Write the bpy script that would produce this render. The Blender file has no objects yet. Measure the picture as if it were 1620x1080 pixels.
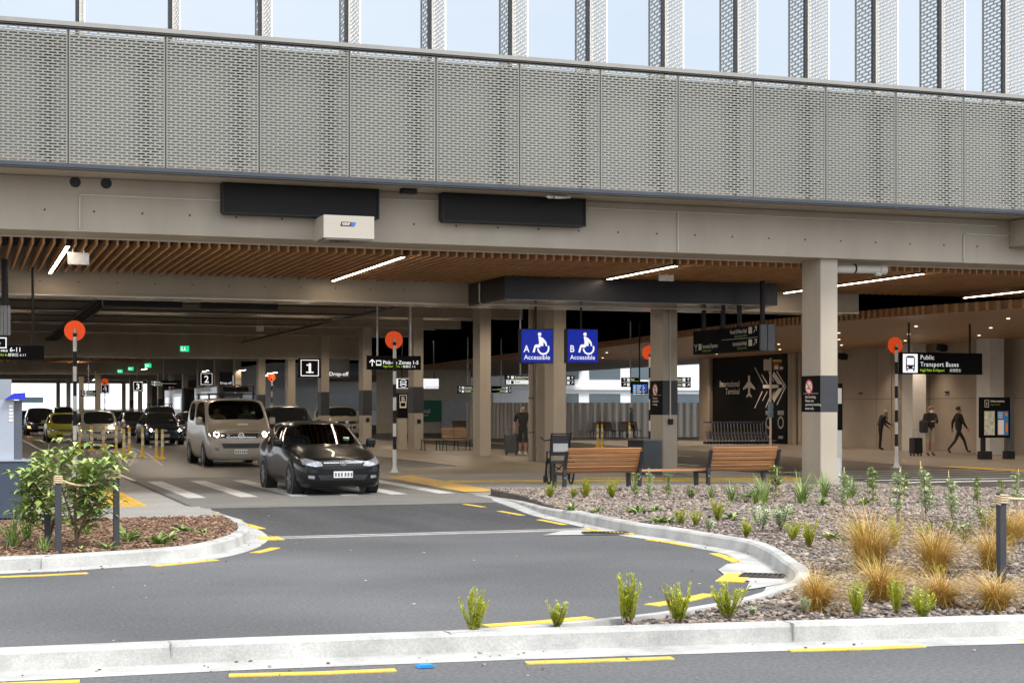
import bpy, bmesh, math, random
from mathutils import Vector, Matrix
from mathutils.bvhtree import BVHTree
R = math.radians
SC = bpy.context.scene
# ------------------------------------------------------------------ camera
F = 2500.0; YAW = R(19.19); S_, C_ = math.sin(YAW), math.cos(YAW); HC = 1.72; HY = 644.0
cd = bpy.data.cameras.new('camera'); cam = bpy.data.objects.new('camera', cd); SC.collection.objects.link(cam)
cd.sensor_width = 36; cd.lens = 36*F/1620; cd.shift_y = (HY-540)/1620; cd.clip_end = 3000; cd.clip_start = 0.1
cam.location = (0, 0, HC); cam.rotation_euler = (R(90), 0, -YAW); SC.camera = cam
# ------------------------------------------------------------------ light
SUNV = Vector((0.45, -0.62, 1.0)).normalized()
w = bpy.data.worlds.new('World'); SC.world = w; w.use_nodes = True
nt = w.node_tree; nt.nodes.clear(); N = nt.nodes.new; L = nt.links.new
out = N('ShaderNodeOutputWorld'); bg = N('ShaderNodeBackground'); bg.inputs['Strength'].default_value = 0.15
sky = N('ShaderNodeTexSky'); sky.sky_type = 'NISHITA'; sky.sun_disc = False
sky.sun_elevation = math.asin(SUNV.z); sky.sun_rotation = math.atan2(SUNV.x, SUNV.y)
tc = N('ShaderNodeTexCoord'); mp = N('ShaderNodeMapping'); mp.inputs['Scale'].default_value = (1, 1, 2.6)
nz = N('ShaderNodeTexNoise'); nz.inputs['Scale'].default_value = 2.3; nz.inputs['Detail'].default_value = 7; nz.inputs['Roughness'].default_value = .55
rp = N('ShaderNodeValToRGB'); rp.color_ramp.elements[0].position = .36; rp.color_ramp.elements[1].position = .62
rp.color_ramp.elements[0].color = (.74, .74, .74, 1); rp.color_ramp.elements[1].color = (1, 1, 1, 1)
mx = N('ShaderNodeMix'); mx.data_type = 'RGBA'; mx.inputs['B'].default_value = (8.3, 8.7, 9.3, 1)
L(tc.outputs['Generated'], mp.inputs['Vector']); L(mp.outputs['Vector'], nz.inputs['Vector']); L(nz.outputs['Fac'], rp.inputs['Fac'])
L(rp.outputs['Color'], mx.inputs['Factor']); L(sky.outputs['Color'], mx.inputs['A']); L(mx.outputs['Result'], bg.inputs['Color'])
L(bg.outputs['Background'], out.inputs['Surface'])
sd = bpy.data.lights.new('sun', 'SUN'); sd.energy = 2.0; sd.angle = R(14); sd.color = (1, .97, .92)
so = bpy.data.objects.new('sun', sd); SC.collection.objects.link(so); so.location = (0, -20, 40)
so.rotation_euler = SUNV.to_track_quat('Z', 'Y').to_euler()
vs = SC.view_settings; vs.view_transform = 'Standard'; vs.look = 'None'; vs.exposure = 0.8; vs.gamma = 1
SC.cycles.use_denoising = True; SC.cycles.max_bounces = 8; SC.cycles.diffuse_bounces = 5; SC.cycles.glossy_bounces = 4
SC.cycles.sample_clamp_indirect = 6
# ------------------------------------------------------------------ helpers
def G(x, y, z=0.0):                       # ground point (world X, Y) seen at a photo position, for a plane at height z
    Z = (z-HC)*F/(HY-y); r = (x-810)/F
    return Z*(S_+r*C_), Z*(C_-r*S_)
def PY(x, y, Y):                          # X and height of a photo position on the plane at depth Y
    r = (x-810)/F; Z = Y/(C_-r*S_)
    return Z*(S_+r*C_), HC+(HY-y)/F*Z
def PX(x, y, X):                          # Y and height on the plane X
    r = (x-810)/F; Z = X/(S_+r*C_)
    return Z*(C_-r*S_), HC+(HY-y)/F*Z
rnd = random.Random(7)
MATS = {}
def mat(name, col, rough=.6, metal=0., var=.12, scale=3., bump=0., bscale=40., spec=.5, coat=0., emit=None, estr=0., fine=0., stretch=None, var2=None, alpha=None, trans=0., fsc=28.):
    if name in MATS: return MATS[name]
    m = bpy.data.materials.new(name); m.use_nodes = True; t = m.node_tree; b = t.nodes['Principled BSDF']
    n = t.nodes.new; l = t.links.new
    b.inputs['Roughness'].default_value = rough; b.inputs['Metallic'].default_value = metal
    b.inputs['Specular IOR Level'].default_value = spec; b.inputs['Coat Weight'].default_value = coat
    if coat: b.inputs['Coat Roughness'].default_value = .04
    b.inputs['Transmission Weight'].default_value = trans
    c4 = (*col, 1)
    ge = n('ShaderNodeTexCoord'); vec = ge.outputs['Object']
    if stretch:
        mpp = n('ShaderNodeMapping'); mpp.inputs['Scale'].default_value = stretch; l(vec, mpp.inputs['Vector']); vec = mpp.outputs['Vector']
    if var > 0:
        z = n('ShaderNodeTexNoise'); z.inputs['Scale'].default_value = scale; z.inputs['Detail'].default_value = 6; z.inputs['Roughness'].default_value = .6
        l(vec, z.inputs['Vector'])
        mr = n('ShaderNodeMapRange'); mr.inputs['From Min'].default_value = .3; mr.inputs['From Max'].default_value = .7
        mr.inputs['To Min'].default_value = 1-var; mr.inputs['To Max'].default_value = 1+var
        l(z.outputs['Fac'], mr.inputs['Value'])
        last = mr.outputs['Result']
        if fine > 0:
            z2 = n('ShaderNodeTexNoise'); z2.inputs['Scale'].default_value = scale*fsc; z2.inputs['Detail'].default_value = 3
            l(vec, z2.inputs['Vector'])
            mr2 = n('ShaderNodeMapRange'); mr2.inputs['From Min'].default_value = .3; mr2.inputs['From Max'].default_value = .7
            mr2.inputs['To Min'].default_value = 1-fine; mr2.inputs['To Max'].default_value = 1+fine
            l(z2.outputs['Fac'], mr2.inputs['Value'])
            mm = n('ShaderNodeMath'); mm.operation = 'MULTIPLY'; l(last, mm.inputs[0]); l(mr2.outputs['Result'], mm.inputs[1]); last = mm.outputs[0]
        if var2:
            mxx = n('ShaderNodeMix'); mxx.data_type = 'RGBA'; mxx.inputs['A'].default_value = c4; mxx.inputs['B'].default_value = (*var2, 1)
            z3 = n('ShaderNodeTexNoise'); z3.inputs['Scale'].default_value = scale*.7; l(vec, z3.inputs['Vector'])
            rr = n('ShaderNodeMapRange'); rr.inputs['From Min'].default_value = .4; rr.inputs['From Max'].default_value = .6; l(z3.outputs['Fac'], rr.inputs['Value'])
            l(rr.outputs['Result'], mxx.inputs['Factor']); csrc = mxx.outputs['Result']
        vm = n('ShaderNodeVectorMath'); vm.operation = 'SCALE'
        if var2: l(csrc, vm.inputs[0])
        else: vm.inputs[0].default_value = col
        l(last, vm.inputs['Scale']); l(vm.outputs['Vector'], b.inputs['Base Color'])
    else: b.inputs['Base Color'].default_value = c4
    if bump > 0:
        z4 = n('ShaderNodeTexNoise'); z4.inputs['Scale'].default_value = bscale; z4.inputs['Detail'].default_value = 4; l(vec, z4.inputs['Vector'])
        bp = n('ShaderNodeBump'); bp.inputs['Strength'].default_value = bump; bp.inputs['Distance'].default_value = .01
        l(z4.outputs['Fac'], bp.inputs['Height']); l(bp.outputs['Normal'], b.inputs['Normal'])
    if emit:
        b.inputs['Emission Color'].default_value = (*emit, 1); b.inputs['Emission Strength'].default_value = estr
    MATS[name] = m; return m

class MB:
    def __init__(s): s.v = []; s.f = []; s.m = []; s.sm = []
    def add(s, vs, fs, m=0, smooth=False):
        o = len(s.v); s.v += [tuple(p) for p in vs]
        for f in fs: s.f.append([i+o for i in f]); s.m.append(m); s.sm.append(smooth)
        return s
    def box(s, x0, x1, y0, y1, z0, z1, m=0):
        return s.add([(x0,y0,z0),(x1,y0,z0),(x1,y1,z0),(x0,y1,z0),(x0,y0,z1),(x1,y0,z1),(x1,y1,z1),(x0,y1,z1)],
                     [(0,3,2,1),(4,5,6,7),(0,1,5,4),(1,2,6,5),(2,3,7,6),(3,0,4,7)], m)
    def cbox(s, c, d, m=0, rz=0., rx=0., ry=0., bev=0.):
        M = Matrix.Translation(c) @ Matrix.Rotation(rz,4,'Z') @ Matrix.Rotation(ry,4,'Y') @ Matrix.Rotation(rx,4,'X')
        x, y, z = d[0]/2, d[1]/2, d[2]/2
        if bev:
            bm = bmesh.new(); bmesh.ops.create_cube(bm, size=1); bmesh.ops.scale(bm, vec=d, verts=bm.verts)
            bmesh.ops.bevel(bm, geom=bm.edges[:], offset=bev, segments=2, affect='EDGES', profile=.5)
            bm.verts.index_update()
            s.add([M @ p.co for p in bm.verts], [[q.index for q in f.verts] for f in bm.faces], m, False); bm.free(); return s
        vs = [M @ Vector(p) for p in [(-x,-y,-z),(x,-y,-z),(x,y,-z),(-x,y,-z),(-x,-y,z),(x,-y,z),(x,y,z),(-x,y,z)]]
        return s.add(vs, [(0,3,2,1),(4,5,6,7),(0,1,5,4),(1,2,6,5),(2,3,7,6),(3,0,4,7)], m)
    def cyl(s, p0, p1, r0, r1=None, n=12, m=0, cap=True):
        r1 = r0 if r1 is None else r1; p0 = Vector(p0); p1 = Vector(p1); d = (p1-p0).normalized()
        a = d.orthogonal().normalized(); b = d.cross(a)
        vs = []
        for i in range(n):
            t = 2*math.pi*i/n; u = a*math.cos(t)+b*math.sin(t); vs += [p0+u*r0, p1+u*r1]
        s.add(vs, [(2*i, 2*((i+1)%n), 2*((i+1)%n)+1, 2*i+1) for i in range(n)], m, True)
        if cap: s.add(vs, [[2*i for i in range(n)][::-1], [2*i+1 for i in range(n)]], m)
        return s
    def tube(s, pts, r, n=8, m=0):
        pts = [Vector(p) for p in pts]; rs = r if isinstance(r, (list, tuple)) else [r]*len(pts)
        rings = []; a = None
        for i, p in enumerate(pts):
            d = (pts[min(i+1,len(pts)-1)]-pts[max(i-1,0)]).normalized()
            a = d.orthogonal().normalized() if a is None else (a-d*a.dot(d)).normalized()
            b = d.cross(a); rings.append([p+(a*math.cos(2*math.pi*k/n)+b*math.sin(2*math.pi*k/n))*rs[i] for k in range(n)])
        vs = [q for rg in rings for q in rg]; fs = []
        for i in range(len(pts)-1):
            for k in range(n): fs.append((i*n+k, i*n+(k+1)%n, (i+1)*n+(k+1)%n, (i+1)*n+k))
        s.add(vs, fs, m, True); s.add(rings[0], [list(range(n))[::-1]], m); s.add(rings[-1], [list(range(n))], m); return s
    def prism(s, poly, fn, t0, t1, m=0):      # 2-D polygon extruded; fn(a,b,t) -> point
        n = len(poly); vs = [fn(a,b,t0) for a,b in poly]+[fn(a,b,t1) for a,b in poly]
        ar = sum(poly[i][0]*poly[(i+1)%n][1]-poly[(i+1)%n][0]*poly[i][1] for i in range(n))
        return s.add(vs, [list(range(n)), list(range(n,2*n))[::-1]]+[(i, i+n, (i+1)%n+n, (i+1)%n) for i in range(n)], m)
    def poly(s, pts, m=0): return s.add(pts, [list(range(len(pts)))], m)
    def disc(s, c, u, v, r, n=24, m=0, r2=0., t0=0., t1=2*math.pi):
        c, u, v = Vector(c), Vector(u), Vector(v)
        k = n if abs(t1-t0) >= 6.28 else n+1
        P = [c+(u*math.cos(t0+(t1-t0)*i/n)+v*math.sin(t0+(t1-t0)*i/n))*r for i in range(k)]
        if r2 <= 0: return s.add(P, [list(range(k))], m)
        Q = [c+(u*math.cos(t0+(t1-t0)*i/n)+v*math.sin(t0+(t1-t0)*i/n))*r2 for i in range(k)]
        return s.add(P+Q, [(i, (i+1)%k, (i+1)%k+k, i+k) for i in range(n)], m)
    def text(s, st, o, u, v, size, m=0, align='LEFT', bold=0., sx=1., sp=1.):
        vs, fs = text_mesh(st, align, bold, sp); o, u, v = Vector(o), Vector(u), Vector(v)
        return s.add([o+u*(p[0]*size*sx)+v*(p[1]*size) for p in vs], fs, m)
    def build(s, name, mats, parent=None, local=False):
        me = bpy.data.meshes.new(name); off = Vector((0,0,0))
        if parent is not None and not local:
            q = parent
            while q is not None: off = off+q.location; q = q.parent
        me.from_pydata([Vector(p)-off for p in s.v], [], s.f)
        for m in (mats if isinstance(mats, (list, tuple)) else [mats]): me.materials.append(m)
        me.polygons.foreach_set('material_index', s.m); me.polygons.foreach_set('use_smooth', s.sm)
        me.update()
        o = bpy.data.objects.new(name, me); SC.collection.objects.link(o)
        if parent is not None: o.parent = parent
        return o
TXT = {}
def text_mesh(st, align, bold, sp=1.):
    k = (st, align, bold, sp)
    if k in TXT: return TXT[k]
    c = bpy.data.curves.new('t', 'FONT'); c.body = st; c.size = 1; c.align_x = align; c.offset = bold; c.resolution_u = 3; c.space_character = sp
    o = bpy.data.objects.new('t', c); SC.collection.objects.link(o)
    dg = bpy.context.evaluated_depsgraph_get(); me = o.evaluated_get(dg).to_mesh()
    r = ([tuple(p.co) for p in me.vertices], [list(p.vertices) for p in me.polygons])
    o.evaluated_get(dg).to_mesh_clear(); bpy.data.objects.remove(o); bpy.data.curves.remove(c); TXT[k] = r; return r
def tag(o, label=None, cat=None, group=None, kind=None):
    if label: o['label'] = label
    if cat: o['category'] = cat
    if group: o['group'] = group
    if kind: o['kind'] = kind
    return o
def panel_tones(m, amt=.07):            # each plate of the facade differs a little in tone
    t = m.node_tree; b = t.nodes['Principled BSDF']; l0 = b.inputs['Base Color'].links[0]; src = l0.from_socket
    oi = t.nodes.new('ShaderNodeObjectInfo'); mr = t.nodes.new('ShaderNodeMapRange'); mr.inputs['To Min'].default_value = 1-amt; mr.inputs['To Max'].default_value = 1+amt
    vm = t.nodes.new('ShaderNodeVectorMath'); vm.operation = 'SCALE'; t.links.new(oi.outputs['Random'], mr.inputs['Value']); t.links.new(src, vm.inputs[0]); t.links.new(mr.outputs['Result'], vm.inputs['Scale']); t.links.new(vm.outputs['Vector'], b.inputs['Base Color'])
def thing(name, label, cat, loc=(0,0,0), group=None, rz=0.):
    o = bpy.data.objects.new(name, None); SC.collection.objects.link(o); o.location = loc; o.rotation_euler = (0,0,rz); o.empty_display_size = .1
    return tag(o, label, cat, group)
def dup(o, loc=None, rz=None, label=None, group=None, parent=None):
    c = o.copy(); SC.collection.objects.link(c)
    if parent is not None: c.parent = parent
    for ch in list(o.children): dup(ch, parent=c)
    if loc is not None: c.location = loc
    if rz is not None: c.rotation_euler = (0,0,rz)
    if label: c['label'] = label
    if group: c['group'] = group
    return c
# ------------------------------------------------------------------ materials
asphalt = mat('asphalt', (.108,.107,.108), .9, spec=.25, var2=(.085,.084,.085), var=.16, scale=.32, fine=.26, fsc=95, bump=.5, bscale=90)
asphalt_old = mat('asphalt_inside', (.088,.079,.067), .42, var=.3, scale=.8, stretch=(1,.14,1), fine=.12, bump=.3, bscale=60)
concrete = mat('pavement_concrete', (.27,.255,.23), .75, var=.14, scale=.7, fine=.12, bump=.2, bscale=60)
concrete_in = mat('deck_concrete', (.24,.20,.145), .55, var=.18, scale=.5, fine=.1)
kerbm = mat('kerb_concrete', (.36,.352,.33), .85, var=.3, scale=2.2, fine=.12, bump=.3, bscale=30)
beige = mat('beige_paint', (.335,.285,.22), .55, var=.10, scale=1.1, stretch=(1,1,.35), bump=.04, bscale=3)
colpaint = mat('column_paint', (.37,.315,.245), .55, var=.10, scale=1.2, stretch=(1,1,.3))
perf = mat('perforated_metal', (.235,.228,.198), .5, metal=.1, var=.06, scale=.9)
backm = mat('backing_sheet', (.23,.226,.205), .6, var=.08, scale=.7)
panel_tones(perf)
finl = mat('fin_metal', (.86,.82,.75), .45, metal=.1, var=.05)
find = mat('fin_dark', (.06,.075,.09), .4, metal=.3, var=.1)
railm = mat('rail_metal', (.27,.26,.235), .45, metal=.2, var=.06)
trimb = mat('trim_blue', (.060,.068,.08), .55, spec=.15, var=.1, scale=2)
darkm = mat('dark_gap', (.02,.02,.022), .7, var=0)
black = mat('black_metal', (.016,.016,.017), .5, var=.15, scale=4, spec=.2)
blacksign = mat('black_sign', (.007,.007,.007), .6, var=0, spec=.05)
charcoal = mat('charcoal_band', (.04,.041,.044), .5, var=.08, spec=.25)
wood = mat('timber_slat', (.42,.22,.095), .5, var=.28, scale=2.5, stretch=(9,.6,9), fine=.1)
woodb = mat('bench_timber', (.34,.155,.06), .45, var=.3, scale=1.5, stretch=(.7,9,9), fine=.12)
woodd = mat('bench_timber_dark', (.20,.12,.06), .5, var=.3, scale=1.5, stretch=(.7,9,9))
soffitw = mat('canopy_timber', (.34,.20,.105), .45, var=.16, scale=1.5, stretch=(.15,4,1))
white = mat('white_paint', (.66,.65,.62), .45, var=.05)
worn_white = mat('road_white', (.50,.49,.46), .7, var=.2, scale=3, fine=.15)
yellow_road = mat('road_yellow', (.60,.40,.05), .75, var=.22, scale=5, fine=.3)
yellow = mat('bollard_yellow', (.72,.44,.03), .4, var=.08)
orange = mat('beacon_orange', (.72,.062,.006), .35, var=.06, scale=9, spec=.25, emit=(1,.10,.008), estr=.2)
steel = mat('steel', (.5,.5,.5), .3, metal=.9, var=.06)
galv = mat('galvanised', (.42,.43,.43), .42, metal=.6, var=.12, scale=8)
lamp = mat('strip_lamp', (1,1,1), .4, var=0, emit=(1,.80,.58), estr=22)
textw = mat('sign_white', (.7,.7,.7), .5, var=0, emit=(.9,.92,.95), estr=.4)
textp = mat('paint_white', (.80,.74,.66), .6, var=0)
textg = mat('sign_lime', (.35,.6,.03), .5, var=0, emit=(.45,.75,.03), estr=.3)
blue_lit = mat('sign_blue', (.002,.007,.09), .35, var=.06, scale=2, spec=.2, emit=(.001,.012,.26), estr=.6)
white_lit = mat('sign_lit_white', (.6,.6,.65), .5, var=0, emit=(.95,.96,1), estr=.5)
green_lit = mat('exit_green', (.0,.3,.1), .4, var=0, emit=(.0,.55,.22), estr=.8)
# ================================================================== setting: ground
UP = (0,0,1)
def struct(name, mb, m): return tag(mb.build(name, m), kind='structure')
def sheet(name, pts, z, m):
    mb = MB(); mb.poly([(x,y,z) for x,y in pts]); o = mb.build(name, m); 
    bm = bmesh.new(); bm.from_mesh(o.data); bmesh.ops.triangulate(bm, faces=bm.faces[:]); bm.to_mesh(o.data); bm.free()
    for p in o.data.polygons: pass
    return tag(o, kind='structure')
gb = MB(); gb.poly([(-900,-300,0),(1200,-300,0),(1200,1800,0),(-900,1800,0)]); struct('road', gb, asphalt)
# floor of the drive-through hall and its lanes
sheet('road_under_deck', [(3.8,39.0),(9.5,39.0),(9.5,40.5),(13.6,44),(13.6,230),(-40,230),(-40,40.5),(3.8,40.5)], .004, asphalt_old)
sheet('crossing_table', [(3.75,26.95),(9.05,26.95),(9.5,28.5),(9.5,39),(3.8,39)], .008, mat('crossing_concrete',(.15,.145,.13),.7,var=.18,scale=.8,fine=.18,bump=.3,bscale=60))
def smooth(pts, n=6):
    o = []; P = [Vector((p[0],p[1])) for p in pts]
    for i in range(len(P)-1):
        a = P[max(i-1,0)]; b = P[i]; c = P[i+1]; d = P[min(i+2,len(P)-1)]
        for k in range(n):
            t = k/n; o.append(.5*((2*b)+(c-a)*t+(2*a-5*b+4*c-d)*t*t+(3*b-a-3*c+d)*t**3))
    o.append(P[-1]); return o
def offset(pl, d):
    o = []
    for i, p in enumerate(pl):
        t = (pl[min(i+1,len(pl)-1)]-pl[max(i-1,0)]).normalized(); o.append(p+Vector((-t.y, t.x))*d)
    return o
LK = smooth([(-9,15.6),(-3,16.5)]+[G(*p) for p in ((0,904),(75,901),(167,895),(240,890),(317,882),(369,869),(390,858),(395,849),(380,836),(352,821),(317,809))]+[(3.8,27.5)])
RK = smooth([(9.55,29.5),(9.4,27.0)]+[G(*p) for p in ((860,813),(915,826),(999,844),(1054,852),(1110,862),(1166,872),(1193,880),(1218,894))]+[(7.98,14.5),(7.6,13.55),(7.05,12.72),(6.18,11.85),(5.67,11.5),(5.0,11.14),(4.3,10.92),(3.7,10.80),(3.2,10.72)])
FK = [Vector(p) for p in [(-8,11.1),(0.23,10.75),(1.86,10.68),(3.6,10.5),(5.7,10.22),(7.53,9.95),(12,9.2),(20,7.8)]]
def kerb(name, pl, side, hs, gutter=.32, top=.15):
    # pl = road-side base line; side=+1 kerb body lies to the left of travel
    mb = MB(); n = len(pl)
    prof = lambda i: [(-gutter*side, .003), (0, .010), (.015*side, hs(i)*.8+.01), (.045*side, hs(i)+.006), (top*side, hs(i)+.008), (top*side+.02*side, -.02)]
    rows = []
    for i in range(n):
        t = (pl[min(i+1,n-1)]-pl[max(i-1,0)]).normalized(); nn = Vector((-t.y, t.x))
        rows.append([(pl[i].x+nn.x*a, pl[i].y+nn.y*a, z) for a, z in prof(i)])
    k = len(rows[0]); vs = [q for r in rows for q in r]
    fs = [(i*k+j, (i+1)*k+j, (i+1)*k+j+1, i*k+j+1) for i in range(n-1) for j in range(k-1)]
    if side < 0: fs = [f[::-1] for f in fs]
    mb.add(vs, fs, 0, False); return struct(name, mb, kerbm)
kerb('planter_kerb', LK, 1, lambda i: .14 if i < 60 else max(.0, .14*(1-(i-60)/14)), gutter=.24)
kerb('bed_kerb', RK, 1, lambda i: .14*min(1, max(0, (i-3)/14)), gutter=.26)
kerb('median_kerb', [FK[0].lerp(FK[1], 1)]+FK[2:] if False else FK, 1, lambda i: .135, gutter=.34, top=.17)
# joints across the kerbs
jm = MB()
for (x, y) in [(1.32,10.72),(5.73,10.22),(9.9,9.56)]:
    jm.box(x-.003, x+.003, y-.012, y+.16, .02, .146)
struct('kerb_joints', jm, mat('joint',(.25,.24,.22),.9,var=.1))
# pavement right of the drive, behind the planted bed, and the island the columns stand on
BACK = [(9.75,29.3),(10.75,29.05),(13.5,29.1),(16.4,28.9),(18.4,27.4),(20.2,25.3),(24,21.5),(30,15)]
sheet('pavement', [(9.52,29.4)]+BACK[:5]+[(19.55,26.0),(19.55,39.0),(9.52,39.0)], .010, concrete)
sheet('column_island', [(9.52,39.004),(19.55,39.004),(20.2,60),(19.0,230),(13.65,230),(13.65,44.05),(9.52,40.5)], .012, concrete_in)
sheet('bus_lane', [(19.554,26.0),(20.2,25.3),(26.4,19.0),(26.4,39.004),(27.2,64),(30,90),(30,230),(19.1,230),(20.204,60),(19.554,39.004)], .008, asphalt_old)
sheet('terminal_pavement', [(26.404,19),(60,19),(60,64),(27.25,64),(26.404,39.004)], .014, mat('paver_warm',(.20,.175,.145),.45,var=.12,scale=.8,fine=.08))
sheet('forecourt', [(27.25,64.004),(60,64.004),(60,230),(30.05,230),(30.05,90)], .010, mat('forecourt_pale',(.36,.35,.33),.6,var=.12))
fb = MB(); fb.prism([(23.2,.0),(25.2,.0),(38.9,.0),(38.9,.022),(27.6,.022),(25.0,.13),(23.2,.13)], lambda a,b,t: (t,a,b), -30, 3.64); struct('footpath', fb, concrete)
# ------------------------------------------------------------------ markings
ym = MB(); wm = MB()
def stripe(mb, pts, wd, z=.0075):
    pl = [Vector(p) for p in pts]; a = offset(pl, wd/2); b = offset(pl, -wd/2); n = len(pl)
    lo = max(0, z-.012)
    mb.add([(p.x,p.y,z) for p in a]+[(p.x,p.y,z) for p in b]+[(p.x,p.y,lo) for p in a]+[(p.x,p.y,lo) for p in b], [(i+n, i+1+n, i+1, i) for i in range(n-1)]+[(i, i+1, i+1+2*n, i+2*n) for i in range(n-1)]+[(i+n, i+3*n, i+1+3*n, i+1+n) for i in range(n-1)]+[(0,2*n,3*n,n),(n-1,2*n-1,4*n-1,3*n-1)])
def pxs(mb, l, wd, z=.0075): stripe(mb, [G(x, y) for x, y in l], wd, z)
pxs(ym, [(0,912.5),(70,910),(138,906.5)], .1); pxs(ym, [(243,895.5),(300,890),(342,885.5)], .1)
pxs(ym, [(402,874.5),(420,871),(436,866.5)], .12); pxs(ym, [(422,849),(432,854)], .3)
pxs(ym, [(389,829.5),(414,836.5)], .13); pxs(ym, [(355,817),(378,823)], .13); pxs(ym, [(326,808),(342,811)], .13)
pxs(ym, [(735,797.5),(765,802)], .11); pxs(ym, [(790,808.5),(826,815)], .11); pxs(ym, [(853,822),(893,830)], .11)
pxs(ym, [(925,838),(945,841.5),(1000,846)], .11,.022); pxs(ym, [(1026,853.5),(1060,858),(1094,864)], .12)
pxs(ym, [(1130,875.5),(1150,882),(1166,889)], .13); pxs(ym, [(1154,921),(1171,908)], .28,.0135)
pxs(ym, [(1030,957.5),(1080,950),(1124,940)], .16); pxs(ym, [(768,990),(850,984.5),(934,977)], .14); pxs(ym, [(480,1009),(606,1003)], .08)
pxs(ym, [(0,1083),(126,1078)], .1); pxs(ym, [(362,1068.5),(500,1065),(626,1060)], .1); pxs(ym, [(832,1048.5),(950,1045),(1064,1041)], .1); pxs(ym, [(1248,1029),(1360,1026),(1460,1022)], .1)
pxs(ym, [(1612,1013),(1640,1012)],.1)
# dashed edge line and tactile paving inside
stripe(ym, [(10.6,34.9),(12.8,34.5),(15.6,33.6),(19.4,32.9)], .75, .018)
stripe(ym, [(14.2,35.6),(16.4,34.4),(19.4,33.6)], .45, .0185)
stripe(ym, [(26.9,30),(26.9,38.9)], .7, .02)
for (a, b) in [((5.0,62),(5.0,68)),((9.9,62),(9.9,66))]: stripe(ym, [a, b], .12, .01)
for Y in (78.5,): stripe(ym, [(8.2,Y),(10.4,Y)], .25, .011)
struct('road_markings_yellow', ym, yellow_road)
def bar(x0, x1, y0, y1, z=.0115): wm.add([(x0,y0,z),(x1,y0,z),(x1,y1,z),(x0,y1,z)], [(0,1,2,3)])
for i in range(6):
    x = 4.02+.985*i; bar(x, x+.34, 30.1, 37.15)
for i in range(6):
    y = 30.6+1.15*i; bar(19.9, 26.2, y, y+.5, .02)
stripe(wm, [(4.6,47),(6.1,60),(6.6,75),(6.8,110)], .10, .011); stripe(wm, [(5.55,47),(6.5,60),(6.95,75),(7.1,110)], .10, .011)
stripe(wm, [(20.4,42),(20.4,110)], .12, .014); stripe(wm, [(24,50),(23.9,110)], .12, .014)
stripe(wm, [(9.9,44),(9.9,110)], .12, .011); stripe(wm, [(3.0,47),(3.0,110)], .12, .011)
stripe(wm, [(21.2,40.2),(22.4,42),(22.4,45)], .12, .021)
struct('road_markings_white', wm, worn_white)
tp = MB()
def tact(x0,x1,y0,y1,z):
    tp.box(x0,x1,y0,y1,z-.02,z)
    n = int((x1-x0)/.1)
    for i in range(n): tp.box(x0+i*.1+.02, x0+i*.1+.07, y0+.01, y1-.01, z, z+.006)
tact(2.25,3.0,27.7,34.2,.034)
tp.add([(*G(612,757),.022),(*G(650,752),.022),(*G(790,778),.022),(*G(735,779.5),.022)], [(0,3,2,1)])
struct('tactile_paving', tp, mat('tactile_yellow',(.55,.33,.05),.6,var=.15,scale=3,fine=.15))
sheet('road_patch', [(3.95,20.86),(8.7,20.86),(8.75,23),(9.0,26.94),(3.83,26.94)], .0035, mat('asphalt_new',(.058,.057,.058),.85,var=.24,scale=.9,stretch=(1,.16,1),fine=.2,bump=.5,bscale=70,spec=.3))
# slot drain across the drive, its frame, and grates
dm = MB(); dm.box(3.95,8.8,20.76,20.82,.0,.009); dm.box(3.95,8.8,20.53,20.60,.0,.009); dm.box(3.95,8.8,20.60,20.76,.0,.006,1)
struct('drain_channel', dm, [kerbm, mat('slot_dark',(.12,.09,.075),.8,var=.2)])
ap = MB(); ap.poly([(7.35,19.85,.011),(8.95,19.5,.011),(8.98,20.5,.011),(7.9,20.51,.011)])
ap.poly([(*G(1136,902),.010),(*G(1150,893),.010),(*G(1185,888),.010),(*G(1258,905),.010),(*G(1250,922),.010),(*G(1180,934),.010),(*G(1186,920),.010),(*G(1150,913),.010)])
struct('gutter_apron', ap, kerbm)
# ================================================================== the overhead building
YF = 28.5; PW = 1.6655; X0 = PY(108, 100, YF)[0]
ZB, ZT = 5.965, 8.29                     # perforated panel, bottom and top
bld = thing('overhead_building', 'beige building spanning the whole drive, perforated balustrade and tall glazing above', 'building', (12, 30, 0))
def slot_panel(wd, ht, nx, ny, fn, th=.004, fill=.81, hfill=.55):
    """plate wd x ht with staggered slots as real openings; fn(a,b,t) -> point"""
    mb = MB(); px = wd/nx; py = ht/ny
    for j in range(ny):
        b0, b1 = j*py, (j+1)*py; hb = py*hfill/2; bc = (b0+b1)/2; off = 0 if j % 2 == 0 else .5
        edges = [max(0, min(wd, (i-off)*px)) for i in range(nx+2)] if off else [i*px for i in range(nx+1)]
        for i in range(len(edges)-1):
            a0, a1 = edges[i], edges[i+1]
            if a1-a0 < px*.3: continue
            full = a1-a0 > px*.9
            gap = px*(1-fill)/2; c0 = a0+gap; c1 = a1-gap; k = hb*.6
            V = [(a0,b0),(a1,b0),(a1,b1),(a0,b1),
                 (c0,bc-hb+k),(c0+k,bc-hb),(c1-k,bc-hb),(c1,bc-hb+k),(c1,bc+hb-k),(c1-k,bc+hb),(c0+k,bc+hb),(c0,bc+hb-k)]
            fr = [(0,1,6,5),(1,7,6),(1,2,8,7),(2,9,8),(2,3,10,9),(3,11,10),(3,0,4,11),(0,5,4)]
            mb.add([fn(a,b,0) for a,b in V], fr)
            ring = V[4:]; mb.add([fn(a,b,0) for a,b in ring]+[fn(a,b,th) for a,b in ring], [(q,(q+1)%8,(q+1)%8+8,q+8) for q in range(8)])
    return mb
pan = slot_panel(PW-.03, ZT-ZB, 10, 47, lambda a,b,t: (a, t, b))
K0, K1 = -4, 19
pm0 = None
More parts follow.
